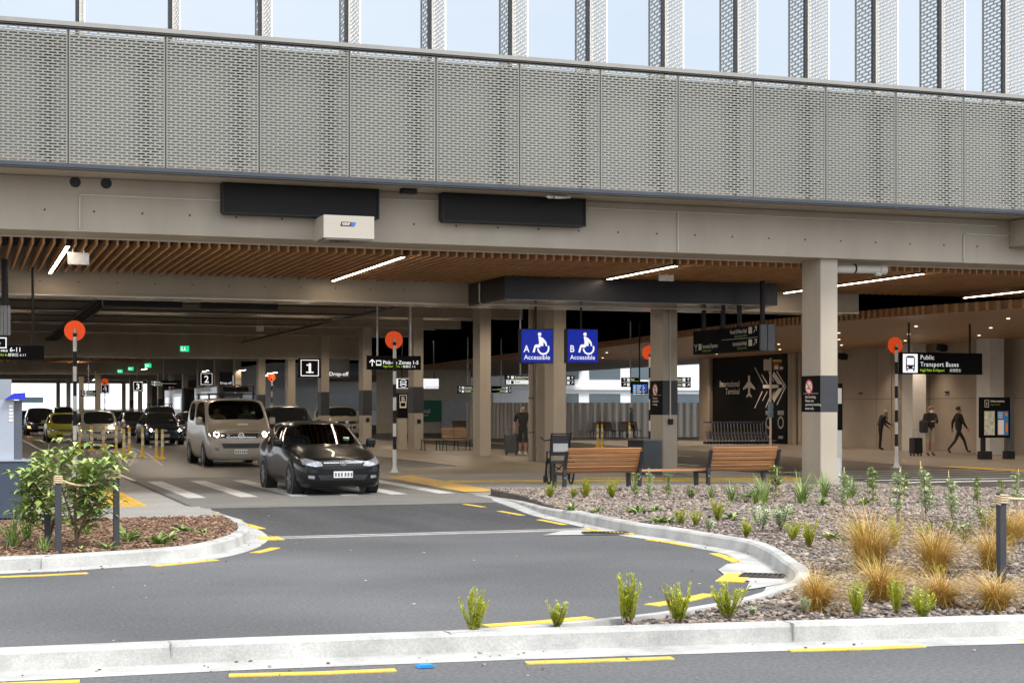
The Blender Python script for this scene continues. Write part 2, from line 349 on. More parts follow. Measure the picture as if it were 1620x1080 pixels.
for k in range(K0, K1):
    if pm0 is None: pm0 = pan.build('facade_panel', perf, bld, local=True)
    o = pm0 if k == K0 else dup(pm0)
    o.location = Vector((X0+k*PW+.015, YF, ZB))-bld.location
XA, XB = X0+K0*PW, X0+K1*PW
mb = MB()
for k in range(K0, K1+1):
    x = X0+k*PW; mb.box(x-.016, x+.016, YF+.006, YF+.05, ZB-.02, ZT+.05)
    mb.box(x-.34, x-.28, YF+.06, YF+.24, ZB, ZT-.1); 
    mb.cbox((x-.25,YF+.15,ZT-.42),(.5,.05,.05),ry=R(-22)); mb.cbox((x-.25,YF+.15,ZB+.3),(.5,.05,.05),ry=R(-22))
mb.build('panel_posts', mat('post_dark',(.035,.033,.03),.6,var=.1), bld)
mb = MB(); mb.box(XA, XB, YF+.30, YF+.32, ZB-.02, ZT-.01); mb.build('backing_wall', backm, bld)
mb = MB(); mb.box(XA, XB, YF-.05, YF+.22, ZT+.055, ZT+.13); mb.box(XA, XB, YF-.02, YF+.20, ZT+.03, ZT+.053, 1); mb.build('top_rail', [railm, mat('rail_under',(.13,.12,.11),.6,var=.1)], bld)
mb = MB(); mb.box(XA, XB, YF-.02, YF+.15, 5.89, 5.955); mb.box(XA, XB, YF, YF+.13, 5.86, 5.888, 1); mb
for k in range(K0, K1): x = X0+k*PW-.06; mb.box(x-.006, x+.006, YF-.023, YF-.019, 5.888, 5.954, 1)
mb.build('edge_trim', [trimb, mat('trim_dark',(.05,.05,.055),.5,var=.1)], bld)
# floor slab / soffit between facade and edge beam
mb = MB(); mb.box(XA, XB, YF+.16, 29.58, 5.88, 6.10); mb.build('soffit', beige, bld)
# edge beam: box girder with bolt holes, service pipe holes
YB0, YB1, ZBB = 29.6, 30.66, 4.90
mb = MB(); mb.box(XA, XB, YB0, YB1, ZBB, 5.876)
for i in range(60):
    x = XA+.3+i*.86; mb.disc((x, YB0-.003, 5.27), (1,0,0), UP, .02, 10, 1)
for (px_, py_, r) in [(119,288,.10),(168,290,.10)]:
    x, z = PY(px_, py_, YB0); mb.disc((x, YB0-.003, z), (1,0,0), UP, r, 20, 1)
for px_ in (0, 735, 936, 1245, 1545): x, z = PY(px_, 380, YB0); mb.box(x-.003, x+.003, YB0-.002, YB0+.01, 4.92, 5.3)
mb.build('edge_beam', [beige, darkm], bld)
mb = MB(); mb.box(XA, XB, YB1+.003, YB1+.05, ZBB-.02, ZBB+.03); mb.build('beam_trim', mat('trim_pale',(.6,.57,.5),.5,var=.05), bld)
x0, z0 = PY(126, 308, YB0)
mb = MB(); x1, _ = PY(352, 308, YB0); mb.tube([(x0, YB0-.02, 4.95),(x0, YB0-.02, z0-.05),(x0+.02,YB0-.02,z0-.01),(x0+.06, YB0-.02, z0),(x1, YB0-.02, z0)], .016, 6)
xa, za = PY(960, 332, YB0); xb, zb = PY(1072, 337, YB0)
mb.tube([(PY(600,316,YB0)[0], YB0-.02, za+.02),(PY(1575,300,YB0)[0], YB0-.02, za+.02)], .014, 6)
mb.tube([(xb, YB0-.02, za+.02),(xb, YB0-.02, 4.92)], .016, 6)
xc, zc = PY(1524, 372, YB0); mb.tube([(xc, YB0-.02, 4.93),(xc, YB0-.02, zc),(xc+.04,YB0-.02,zc+.03),(xc+1.1, YB0-.02, zc+.02),(xc+1.25, YB0-.02, zc+.12)], .016, 6)
mb.build('conduit', mat('conduit_paint',(.5,.46,.4),.45,var=.05), bld)
# second girder, set a little lower, and the joists of the hall behind
def girder(y0, y1, z0, z1, xa, xb, nm, holes=True):
    mb = MB(); mb.box(xa, xb, y0, y1, z0, z1)
    mb.box(xa, xb, y0-.04, y0-.001, z0-.012, z0+.03)
    mb.box(xa, xb, y0-.045, y1+.05, z0-.030, z0-.013, 2)
    if holes:
        for i in range(int((xb-xa)/.86)): mb.disc((xa+.4+i*.86, y0-.003, z0+.3), (1,0,0), UP, .016, 8, 1)
    return mb.build(nm, [beige, darkm, mat('flange_steel_lit',(.50,.45,.38),.22,metal=.35,var=.2,scale=1.5)], bld)  # steel flange, colour lightened to stand in for highlights along its lower edge
girder(37.6, 38.65, 4.30, 5.6, -40, 23.1, 'cross_beam')
COLY = [29.75, 37.8, 45.9, 53.3, 62, 70.6, 79.5, 88.2, 97.5, 106.5, 115.4, 124.2, 133, 141.8, 150.6, 159.4, 168.2, 177, 185.8]
for y in COLY[2:]:
    deep = y in (88.2, 133, 159.4, 185.8)
    girder(y-.15, y+.35, 4.45 if deep else 5.40, 6.2, -40, 19.2 if y < 60 else 22, 'joist', holes=deep)
    if not deep:
        girder(y+4.2, y+4.5, 5.55, 6.2, -40, 19.2 if y < 60 else 22, 'joist', holes=False)
mb = MB(); mb.box(-40, 60, 29.6, 190, 6.25, 8.3); mb.build('deck', mat('deck_underside',(.30,.25,.19),.6,var=.12,scale=.6), bld)
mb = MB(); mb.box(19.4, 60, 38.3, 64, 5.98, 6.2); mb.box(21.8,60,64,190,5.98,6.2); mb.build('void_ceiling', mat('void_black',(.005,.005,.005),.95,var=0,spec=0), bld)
mb = MB()
for x, z in ((4.2,5.28),(4.75,5.28)): mb.box(x, x+.05, 43, 96, z, z+.1)
for i in range(88): mb.box(4.25, 4.75, 43+i*.6, 43.05+i*.6, 5.28, 5.32)
mb.tube([(4.5,43,5.36),(4.45,70,5.35),(4.5,96,5.36)], .06, 6); mb.tube([(14.7,41,5.33),(14.7,92,5.33)], .055, 8); mb.tube([(15.05,41,5.40),(15.05,92,5.40)], .03, 6)
for i in range(20): mb.cyl((14.7,42+i*2.5,5.36),(14.7,42+i*2.5,5.8), .012, n=5)
for y in (47.2, 51.4, 55.6, 60.1, 64.2, 68.8): mb.tube([(-25,y,5.32),(14.5,y,5.32)], .022, 5)
mb.build('cable_tray', mat('tray_dark',(.05,.045,.04),.5,metal=.4,var=.2), bld)
# timber slat ceiling of the first bay
mb = MB(); n = int((XB-XA)/.192)
for i in range(n):
    x = XA+i*.192; mb.box(x, x+.042, YB1+.06, 37.3, 4.775, 4.93)
mb.build('timber_ceiling', wood, bld)
mb = MB(); mb.box(XA, XB, YB1+.06, 37.22, 5.35, 5.4); mb.build('ceiling_backing', darkm, bld)
mb = MB(); n = 150
for i in range(n):
    x = -24+i*.24; mb.box(x, x+.06, 106, 113.6, 4.75, 4.9)
mb.build('timber_ceiling', wood, bld)
# upper storey: reflecting glazing between perforated fins
YG = 29.74; YN = 28.92
glass = mat('mirror_glass', (.365,.39,.41), .012, metal=1., var=0)
finl_mb = slot_panel(YG-.06-YN, 5.0, 3, 62, lambda a,b,t: (t, a, b), th=.012, fill=.84, hfill=.62)
f0 = None
FX = PY(1197, 100, YN)[0]; FX = FX-PW*math.floor((FX-XA)/PW)
for k in range(K1-K0):
    x = FX+k*PW
    if f0 is None:
        f0 = MB().box(x-.035, x+.035, YG-.06, YG-.002, 8.0, 13).build('fin', finl, bld)
        fl = finl_mb.build('perforated_blade', finl, f0, local=True); fl.location = Vector((x, YN, 8.0))-bld.location
        MB().box(x-.012, x+.016, YN-.03, YN, 8.0, 13).build('nosing', finl, f0)
    else:
        c = dup(f0); c.location = (k*PW, 0, 0)
for k in range(K1-K0):
    x = FX+k*PW
    MB().box(x+.02, x+PW-.02, YG, YG+.03, 7.9, 13).build('window', glass, bld)
mb = MB()
for k in range(K1-K0+1): x = FX+k*PW; mb.box(x-.10, x-.036, YG-.035, YG+.05, 7.9, 13); mb.box(x-.018, x+.018, YG-.001, YG+.05, 7.9, 13)
mb.build('mullions', mat('mullion',(.05,.052,.055),.5,var=0), bld)
mb = MB(); mb.box(XA, XB, YG+.06, YG+.2, 6.3, 13); mb.box(XA, XB, 28.9, YG+.2, 7.6, 7.7); mb.box(XA,XB,28.6,60,13.01,13.4); mb.build('upper_wall', beige, bld)
# ------------------------------------------------------------------ columns
CW, CD = .42, .80
def column(x, y, ztop, label, wd=CW, dp=CD, band=None, m=colpaint, group='beige columns carrying the deck'):
    mb = MB(); ch = .012
    P = [(x+ch,y),(x+wd-ch,y),(x+wd,y+ch),(x+wd,y+dp-ch),(x+wd-ch,y+dp),(x+ch,y+dp),(x,y+dp-ch),(x,y+ch)]
    mb.prism(P, lambda a,b,t: (a,b,t), 0, ztop)
    o = mb.build('column', m); tag(o, label, 'column', group, 'thing')
    if band:
        b = MB(); e = .004; b.box(x-e, x+wd+e, y-e, y+dp+e, *band[:2]); bo = b.build('sign_band', charcoal if len(band) < 3 else band[2], o)
        o['band'] = 1; del o['band']
        return o, bo
    return o
CX = 17.34
# concrete columns of the drive
NOSM = ('NO',)
def lab_band(o_b, x, y, lines, sym, big=False):
    pass
c1, b1 = column(CX, 29.75, 4.9, 'thick beige front column with black no smoking band, rising from the plants', band=(1.62, 2.40))
mb = MB(); e = .0045; mb.box(CX-.0062, CX-.004, 29.75, 30.55, 1.62, 2.40); mb.build('black_face', blacksign, c1)
def left_text(mb, x, y0, z, st, size, m=0, align='LEFT', sx=1., bold=0.): mb.text(st, (x, y0, z), (0,-1,0), UP, size, m, align, bold, sx)
red = mat('sign_red',(.55,.02,.02),.4,var=0)
def band_notice(col, x, yfar, zt, lines, walking=False):
    mb = MB(); cy = yfar-.33; cz = zt-.24; X = x-.008
    mb.disc((X,cy,cz),(0,-1,0),UP,.16,28,0); mb.disc((X-.002,cy,cz),(0,-1,0),UP,.165,28,1,r2=.13)
    mb.cbox((X-.003,cy,cz),(.002,.30,.026),1,rx=R(45))
    if walking:
        mb.disc((X-.001,cy,cz+.075),(0,-1,0),UP,.022,12,2); mb.cbox((X-.001,cy,cz+.01),(.002,.035,.09),2); mb.cbox((X-.001,cy+.02,cz-.06),(.002,.02,.08),2,rx=R(-15)); mb.cbox((X-.001,cy-.02,cz-.06),(.002,.02,.08),2,rx=R(15))
    else:
        mb.cbox((X-.001,cy+.01,cz-.03),(.002,.13,.025),2); mb.cbox((X-.001,cy-.06,cz+.03),(.002,.012,.06),2,rx=R(12))
    mb.box(X-.001, X, yfar-.72, yfar-.08, zt-.385, zt-.379)
    for i, t in enumerate(lines): left_text(mb, X, yfar-.17, zt-.48-.082*i, t, .075, 0, sx=1.15, bold=.012)
    return mb.build('notice', [textp, red, darkm], col)
band_notice(c1, CX, 30.55, 2.40, ['No Smoking.','Please use','permitted smoking','areas only.'])
MB().box(CX+.424, CX+.58, 29.9, 30.5, .0, .62).build('power_box', galv, c1)
c2, b2 = column(CX, 37.8, 4.3, 'beige column beside the litter cabinet, with no walking notice and thin conduit', band=(1.52, 2.42))
MB().box(CX-.0062, CX-.004, 37.8, 38.6, 1.52, 2.42).build('black_face', blacksign, c2)
band_notice(c2, CX, 38.6, 2.42, ['Cross at','pedestrian','crossing'], True)
mb = MB(); mb.tube([(CX+.2,37.77,1.42),(CX+.2,37.77,4.28)], .02, 6); mb.build('conduit', MATS['conduit_paint'], c2)
MB().cbox((CX+.2,37.75,1.34),(.13,.08,.15),bev=.01).build('socket_box', black, c2)
column(CX, 45.9, 5.4, 'right one of the two close-set beige columns between the accessible signs')
tw, _ = column(CX, 47.4, 5.4, 'left one of the two close-set beige columns, behind the accessible A sign', band=(.0, .02, colpaint))
mb = MB(); mb.tube([(CX-.12,47.6,.02),(CX-.12,47.6,5.3)], .09, 10)
for z in (.9,2.0,3.1): mb.cyl((CX-.12,47.6,z),(CX-.12,47.6,z+.03), .1, n=10, m=1)
mb.build('downpipe', [beige, charcoal], tw)
column(CX, 53.3, 5.4, 'plain beige column right of the slatted bench with the curved back')
MB()
c5, _ = column(CX, 62, 5.4, 'beige column with charcoal band half hiding the white bus sign', band=(1.48, 2.55))
c6, _ = column(CX, 70.6, 5.4, 'beige column with charcoal band left of the pick-up zones sign', band=(1.35, 2.5))
for c, y in ((c5,62),(c6,70.6)): MB().cbox((CX+.22,y-.04,1.15),(.14,.06,.16)).build('socket_box', black, c)
c7, _ = column(CX, 79.5, 5.4, 'beige column carrying the zone 1 sign, charcoal band below', band=(1.3, 2.5))
mb = MB()
for i, y in enumerate([88.2, 97.5, 106.5, 115.4, 124.2, 133, 141.8, 150.6, 159.4, 168.2, 177, 185.8]):
    band = (1.3, 2.5) if i in (1, 4, 5, 7, 10) else None
    column(CX, y, 5.4 if y not in (88.2,133,159.4,185.8) else 4.45,
        ['plain beige column behind the dark four-wheel drive, next past zone 1','beige banded column beside the van roof, right of the drop-off board','plain beige column left of the van roof rack and zone 2','plain column carrying the zone 2 sign'][i] if i < 4 else 'beige far column in the receding row beyond the zone 2 sign', band=band,
        group='beige columns carrying the deck' if i < 4 else 'far beige columns of the receding row')
for i, y in enumerate([124.2, 141.8, 159.4, 177]):
    column(9.6+0*i, y, 4.4, 'slim far column among the lanes beyond the zone 3 sign', group='far slim columns among the lanes', wd=.4, dp=.6)
# ================================================================== terminal
ter = thing('terminal_building', 'terminal with bare concrete panel wall under a curved timber canopy', 'building', (36, 50, 0))
WX = 36.0
concw = mat('wall_concrete', (.36,.305,.245), .65, var=.13, scale=.5, fine=.06)
mb = MB(); mb.box(WX, WX+.4, 36, 74, 0, 4.6)
mb.build('wall', concw, ter)
mb = MB()
for y in (46.2, 49.8, 53.4, 57.2, 60.9, 64.4): mb.box(WX-.004, WX-.001, y-.012, y+.012, .02, 4.2)
for y0, y1 in ((46.2,53.4),(53.4,64.4)): mb.box(WX-.005, WX-.002, y0, y1, 2.05, 2.07)
mb.build('panel_joint', mat('joint_dark',(.14,.115,.09),.8,var=0), ter)
mb = MB()
for (px_, py_) in ((1362,622),(1499,620),(1265,560)):
    y, z = PX(px_, py_, WX); mb.box(WX-.05, WX-.005, y-.12, y+.12, z-.03, z+.03)
mb.build('wall_bracket', black, ter)
for (px_, wd) in ((1441, .75), (1562, .8)):
    y, _ = PX(px_+10, 600, WX-.6)
    MB().box(WX-1.05, WX-.45, y-wd/2, y+wd/2, 0, 4.2).build('pilaster', mat('pilaster_white',(.60,.59,.56),.5,var=.06), ter)
mb = MB()
for px_, r in ((1258,.11),(1266,.09),(1572,.1),(1122,.12),(1410,.03),(1416,.03)):
    y, _ = PX(px_, 600, WX-.2); mb.cyl((WX-.2,y,0),(WX-.2,y,4.2), r, n=10)
mb.build('downpipe', colpaint, ter)
for px_ in (1335, 1492):
    y, z = PX(px_, 562 if px_ < 1400 else 548, WX-.4); m_ = MB(); m_.cyl((WX-.4,y,z),(WX-.4,y,4.2), .012, n=6); m_.cbox((WX-.45,y,z-.05),(.34,.34,.26),0,rx=R(15),bev=.05); m_.build('spotlight_head', black, ter)
y0, _ = PX(1246, 600, WX); y1, _ = PX(1129, 600, WX); y2,_=PX(1117,600,WX)
MB().box(WX-.06, WX-.003, y0, y1, .02, 4.2).build('black_panel', mat('panel_black',(.008,.0075,.0075),.5,var=.1,spec=.12), ter)
MB().box(WX-.2, WX-.003, y1+.02, y2, .02, 4.2).build('wall_end', mat('wall_tan',(.42,.33,.23),.6,var=.1), ter)
mb = MB(); X = WX-.066
def WP(px_, py_): y, z = PX(px_, py_, X); return (X, y, z)
a = WP(1170, 611); left_text(mb, X, a[1], a[2], 'International', .42, 0, 'RIGHT', bold=.008)
a = WP(1170, 623); left_text(mb, X, a[1], a[2], 'Terminal', .42, 0, 'RIGHT', bold=.008)
plane = [(0,1),(.09,.9),(.1,.45),(.55,-.1),(.55,-.28),(.1,-.05),(.08,-.55),(.25,-.78),(.25,-.92),(0,-.78),(-.25,-.92),(-.25,-.78),(-.08,-.55),(-.1,-.05),(-.55,-.28),(-.55,-.1),(-.1,.45),(-.09,.9)]
c = WP(1185, 611.5); sz = (WP(1185,593)[2]-WP(1185,630)[2])/2
pl_y = WP(1185,611)[1]; pw = abs(WP(1175,611)[1]-WP(1194,611)[1])/1.1
mb.add([(X, pl_y-a_*pw*1.0, c[2]+b_*sz) for a_, b_ in plane], [list(range(len(plane)))])
def seg(p, q, wd):
    p = Vector(p); q = Vector(q); d = (q-p).normalized(); n = Vector((0,-d.z,d.y))*wd/2
    mb.add([p+n, q+n, q-n, p-n], [(0,1,2,3)])
seg(WP(1207,611), WP(1240,611), .17); seg(WP(1223,591), WP(1237,611), .28); seg(WP(1237,610), WP(1223,633), .28)
for (p, q, wd) in [((1194,581),(1207,606),.05),((1205,592),(1214,607),.05),((1228,586),(1243,611),.07),((1243,611),(1229,640),.07),((1206,619),(1194,645),.06),((1214,619),(1206,634),.05),((1221,620),(1211,645),.06),((1216,588),(1224,604),.05),((1226,619),(1216,635),.05)]:
    seg(WP(*p), WP(*q), wd)
mb.build('wall_lettering', textp, ter)
mb = MB()
for px_, py_ in ((1235,668),(1216,668)):
    a = WP(px_, py_); mb.disc(a, (0,-1,0), UP, .3, 16, 0, r2=.2); mb.box(X-.001,X,a[1]-.3,a[1]+.3,a[2]+.35,a[2]+.55); mb.box(X-.001,X,a[1]-.22,a[1]+.22,a[2]-.75,a[2]-.62)
mb.build('poster_marks', mat('poster_grey',(.3,.29,.28),.5,var=.3,scale=6), ter)
# curved timber canopy: boards below, battens on the edge
ED = smooth([(27.5,22),(25.9,29),(25.06,33.1),(24.36,35.9),(23.8,39.65),(23.61,43.5),(24.0,50.2),(24.86,58.3),(26.5,80),(28.1,98),(30.9,129),(34,160)], 8)
mb = MB(); n = len(ED)
mb.add([(p.x,p.y,4.2) for p in ED]+[(40,p.y,4.2) for p in ED], [(i+1,i,i+n,i+1+n) for i in range(n-1)])
mb.build('canopy_soffit', soffitw, ter)
mb = MB(); mb.add([(p.x,p.y,4.43) for p in ED]+[(40,p.y,4.43) for p in ED], [(i,i+1,i+1+n,i+n) for i in range(n-1)])
mb.add([(p.x+.045,p.y,4.2) for p in ED]+[(p.x+.045,p.y,4.43) for p in ED], [(i,i+1,i+1+n,i+n) for i in range(n-1)], 1)
mb.build('canopy_top', [mat('canopy_dark',(.05,.03,.018),.8,var=0), mat('fascia_wood',(.24,.125,.055),.6,var=.2)], ter)
mb = MB(); d = 0
for i in range(n-1):
    a, b = ED[i], ED[i+1]; Ls = (b-a).length; k = max(1, int(Ls/.22))
    for j in range(k):
        p = a.lerp(b, j/k); mb.cbox((p.x+.03,p.y,4.31),(.09,.1,.24), rz=math.atan2(b.y-a.y,b.x-a.x))
mb.build('fascia', wood, ter)
def lampobj(loc, e, ang, parent, col=(1,.80,.60)):
    s = bpy.data.lights.new('downlight', 'SPOT'); s.energy = e; s.spot_size = R(ang); s.spot_blend = 1; s.color = col; s.shadow_soft_size = .12
    o = bpy.data.objects.new('downlight', s); SC.collection.objects.link(o); o.parent = parent; o.location = Vector(loc)-parent.location; return o
for y in (44.5, 48.6, 52.4, 56, 61.6, 67, 71.5): lampobj((WX-.75, y, 4.12), 170, 95, ter).rotation_euler = (0, R(10), 0)
m_ = MB()
for x in (27.5, 30.2, 33.0):  # fill lamps added in rows to brighten the canopy and pavement
    for y in (37, 41.5, 46, 50.5, 55, 60, 66, 73):
        m_.cyl((x,y,4.17),(x,y,4.199),.05,n=12); lampobj((x, y, 4.13), 130, 150, ter)
m_.build('canopy_fill_lamps', mat('canopy_fill_lamp',(1,1,1),.4,var=0,emit=(1,.8,.55),estr=1), ter)
mb = MB(); mb.box(20.5, 29.9, 186.5, 187, 0, 6.2); mb.build('end_wall', mat('end_wall',(.10,.085,.07),.7,var=.3,scale=.4), ter)
# ================================================================== beyond: fences, hoardings, buildings
def corr(name, x0, x1, y, z0, z1, m, label, cat):
    mb = MB(); n = int((x1-x0)/.11); vs = []
    for i in range(n+1): vs.append((x0+(x1-x0)*i/n, y+(.03 if i % 4 in (1,2) else 0)))
    mb.add([(a,b,z0) for a,b in vs]+[(a,b,z1) for a,b in vs], [(i,i+1,i+2+n,i+1+n) for i in range(n)])
    mb.box(x0, x1, y+.035, y+.06, z0, z1-.02)
    return tag(mb.build(name, m), label, cat)
xa = PY(738,650,82)[0]; corr('fence', xa, 41, 82, .02, 1.98, mat('fence_sheet',(.40,.36,.31),.35,metal=.4,var=.1,scale=2,stretch=(4,1,.2)), 'tall ribbed metal hoarding fence behind the far benches', 'fence')
hx0 = PY(596,650,100)[0]; hx1 = PY(745,650,100)[0]
ho = thing('hoarding', 'pale hoarding wall with a green board, left of the ribbed fence', 'wall', (hx0, 100, 0))
MB().box(hx0, hx1, 100, 100.1, .02, 4.3).build('wall', mat('hoard_cream',(.50,.43,.34),.6,var=.1), ho)
MB().box(PY(698,650,100)[0], hx1, 99.9, 99.98, .02, 2.2).build('lower_sheet', mat('hoard_grey',(.42,.44,.46),.5,var=.08), ho)
gx0, gz0 = PY(660,667,99.9); gx1, gz1 = PY(698,633,99.9)
gbd = MB().box(gx0, gx1, 99.85, 99.9, gz0, gz1).build('green_board', mat('board_green',(.01,.13,.075),.5,var=.05), ho)
t = MB(); t.text('Terminal', (PY(681,655,99.84)[0], 99.84, PY(681,653,99.84)[1]), (1,0,0), UP, .42, 0, 'RIGHT'); t.text('INTERNATIONAL', (PY(679,655,99.84)[0], 99.84, PY(679,658,99.84)[1]), (1,0,0), UP, .16, 0, 'RIGHT'); t.build('lettering', textp, ho)
ow = thing('office_building', 'white office block with dark window bands seen beyond the fence', 'building', (40, 150, 0))
whitew = mat('white_wall',(.80,.80,.80),.6,var=.05)
MB().box(28, 95, 150, 170, 0, 20).build('wall', whitew, ow)
wgl = mat('far_window',(.06,.085,.10),.1,var=.2,scale=.3)
for i in range(12):
    for j, z in enumerate((1.4, 4.6, 7.8)):
        x = 33+i*4.6
        if (i+j) % 5 == 4: continue
        f = MB().box(x, x+3.4, 149.93, 149.99, z, z+1.7).build('window', wgl, ow)
mb = MB(); mb.box(28, 95, 149.6, 149.99, 3.5, 3.8); mb.box(28,95,149.6,149.99,6.7,7.0); mb.build('ledge', whitew, ow)
lb = thing('far_building', 'pale far building seen at the bright left end of the hall', 'building', (8, 290, 0))
MB().box(-30, 14, 290, 310, 0, 3.6).build('wall', whitew, lb)
MB().box(9.5, 13.5, 289.9, 289.99, 2.6, 3.5).build('window', wgl, lb)
MB().box(-22, -8, 289.8, 289.99, 1.2, 3.2).build('window', wgl, lb)
# ================================================================== lights and ceiling fittings
LX = [-4.3, 1.88, 8.40, 14.45, 20.6, 26.2]
LWHERE = ['beyond the left signs', 'above the first belisha beacon at the left', 'above the heater box, second bay', 'ending at the black bulkhead', 'behind the front column', 'at the far right end']
for x, wh in zip(LX, LWHERE):
    t = thing('strip_light', 'thin warm strip light in the timber slats, '+wh, 'strip light', (x, 30.8, 4.76), 'strip lights in the timber slats')
    y1 = 34.6 if x == 14.45 else 37.2
    MB().box(x-.05, x+.05, 30.8, y1, 4.745, 4.80).build('housing', black, t)
    MB().box(x-.032, x+.032, 30.82, y1-.02, 4.738, 4.744).build('diffuser', lamp, t)
HALLM = mat('hall_fill_glow',(1,1,1),.4,var=0,emit=(1,.82,.62),estr=4)
hl = None                                # added fill lamps hidden between the joists; the few seen end-on are real
for y in (41.5, 49.8, 57.5, 66, 75, 84, 93, 102, 111, 120, 129, 140, 152, 165, 178):
    for x in (-7, 1.0, 7.0, 13.2, 18.6):
        if x > 18 and y > 100: continue
        pl_ = bpy.data.lights.new('hall_fill_spot', 'SPOT'); pl_.energy = 140 if x < 15 else 240; pl_.spot_size = R(168); pl_.spot_blend = .35; pl_.color = (1,.86,.70); pl_.shadow_soft_size = .25; po_ = bpy.data.objects.new('hall_fill_spot', pl_); SC.collection.objects.link(po_)  # unseen spot added to brighten the hall floor and columns
        if hl is None:
            hl = thing('hall_fill_lamp', 'added fill lamp hidden between the deck joists of the hall', 'fill lamp', (x, y, 5.86), 'added fill lamps between the deck joists')
            MB().box(x-1.6, x+1.6, y-.07, y+.07, 5.86, 5.93).build('housing', black, hl)
            MB().box(x-1.58, x+1.58, y-.05, y+.05, 5.852, 5.858).build('diffuser', HALLM, hl)
            cur = hl
        else:
            cur = dup(hl, loc=(x, y, 5.86))
            for ch in list(cur.children):
                if ch.type == 'LIGHT': bpy.data.objects.remove(ch)
        po_.parent = cur; po_.location = (0, 0, -.62)
for i, (px_, py_, Y) in enumerate(((438,589,92),(423,594,101),(152,600,128),(232,583,108),(330,586,118),(388,585,104))):
    x, z = PY(px_, py_, Y); t = thing('strip_light', ['pink strip light right of the zone 1 sign, in the hall','pink strip light just above the small distant beacon','short strip light left of the zone 4 sign','short strip light under a green exit sign','short strip light above the zone 2 sign','short strip light above the van'][i], 'strip light', (x, Y, 5.1), 'short strip lights inside the hall')
    MB().box(x-.05, x+.05, Y, Y+3, z, z+.05).build('housing', black, t); MB().box(x-.04, x+.04, Y+.02, Y+2.98, z-.008, z-.002).build('diffuser', lamp, t)
bh = MB().box(11.93, 19.07, 34.8, 37.59, 4.24, 4.768).build('bulkhead', mat('bulkhead_metal',(.016,.016,.018),.32,metal=.2,spec=.3,var=.2,scale=2))
tag(bh, 'long black metal bulkhead box under the timber slats carrying the accessible signs', 'bulkhead')
MB().box(11.95, 19.05, 34.82, 37.57, 4.228, 4.236).build('underside', mat('bulkhead_under',(.16,.15,.14),.22,metal=.8,var=.1), bh)
m_ = MB(); m_.tube([(11.9,36.6,4.74),(11.9,36.6,4.28),(11.95,36.5,4.21),(12.2,36.2,4.20),(18.9,36.2,4.20)], .022, 6); m_.build('conduit', MATS['conduit_paint'], bh)
# black blank sign boxes under the soffit
for a, b, lb_ in ((352,600,'left one of two long black blank sign boxes under the soffit, above the heater'),(700,927,'right one of two long black blank sign boxes under the soffit')):
    x0, x1 = PY(a,300,29.3)[0], PY(b,300,29.3)[0]; z0 = 5.30 if a < 600 else 5.32
    o = thing('sign_box', lb_, 'sign box', (x0, 29.3, z0), 'black blank sign boxes under the soffit')
    MB().box(x0+.03, x1-.03, 29.32, 29.55, z0+.03, 5.86).build('panel', mat('box_face',(.014,.0135,.0135),.5,var=.1,spec=.12), o)
    f = MB(); f.box(x0, x1, 29.29, 29.33, z0, z0+.03); f.box(x0, x0+.03, 29.29, 29.57, z0+.03, 5.87); f.box(x1-.03, x1, 29.29, 29.57, z0+.03, 5.87); f.box(x0+.03, x1-.03, 29.335, 29.57, z0, z0+.025); f.build('frame', black, o)
x0, x1 = PY(512,360,28.75)[0], PY(592,360,28.75)[0]
ht = thing('heater_box', 'cream air heater box hung under the left black sign box', 'heater', ((x0+x1)/2, 28.75, 4.86))
MB().box(x0, x1, 28.75, 29.58, 4.86, 5.28).build('casing', mat('cream_enamel',(.40,.36,.295),.4,var=.04), ht)
t = MB(); t.box(x0+.05, x1-.05, 28.8, 29.5, 4.83, 4.858); t.build('outlet', mat('outlet_metal',(.25,.23,.2),.4,metal=.5,var=.1), ht)
t = MB(); t.disc(((x0+x1)/2-.12, 29.0, 4.826), (1,0,0), (0,1,0), .2, 20, 0, r2=.15); t.disc(((x0+x1)/2-.12, 29.0, 4.826), (1,0,0), (0,1,0), .1, 20, 0, r2=.06); t.build('fan_grille', darkm, ht)
lx, lz = PY(551,354,28.745)
t = MB(); t.prism([(lx-.15,lz-.045),(lx+.1,lz-.045),(lx+.15,lz+.03),(lx-.13,lz+.035)], lambda a,b,q: (a,28.747+q,b), 0, -.003)
t.prism([(lx+.05,lz-.042),(lx+.12,lz-.042),(lx+.145,lz+.028),(lx+.06,lz+.028)], lambda a,b,q: (a,28.743+q,b), 0, -.002, 1); [t.box(lx-.115+.026*i,lx-.10+.026*i,28.738,28.740,lz-.008,lz+.016,2) for i in range(6)]; t.box(lx-.11,lx+.02,28.738,28.740,lz-.028,lz-.02,2)
t.build('badge', [darkm, mat('badge_blue',(.03,.12,.4),.4,var=0), textp], ht)
vx, vz = PY(646, 312, 29.1)
tag(MB().cbox((vx,29.1,5.83),(.30,.2,.09),bev=.01).build('soffit_vent', black), 'small black vent box on the soffit between the two black sign boxes', 'vent')
fx, fz = PY(880, 314, 28.9)
fl_ = thing('flood_light', 'pair of small white tube fittings on the soffit above the right black sign box', 'flood light', (fx, 28.9, 5.85))
for i in range(2): m_ = MB(); m_.cyl((fx-.22+.16*i,28.75,5.80),(fx+.08+.16*i,29.0,5.845),.03,n=8); m_.build('tube', white, fl_)
MB().cbox((fx+.1,29.05,5.855),(.5,.07,.04)).build('bracket', white, fl_)
px0, _ = PY(1327,430,30.15); px1, _ = PY(1392,425,30.15)
dp = thing('drain_pipe', 'pale drain pipe with black clamp under the edge beam at the front column', 'pipe', (px0, 30.15, 4.7))
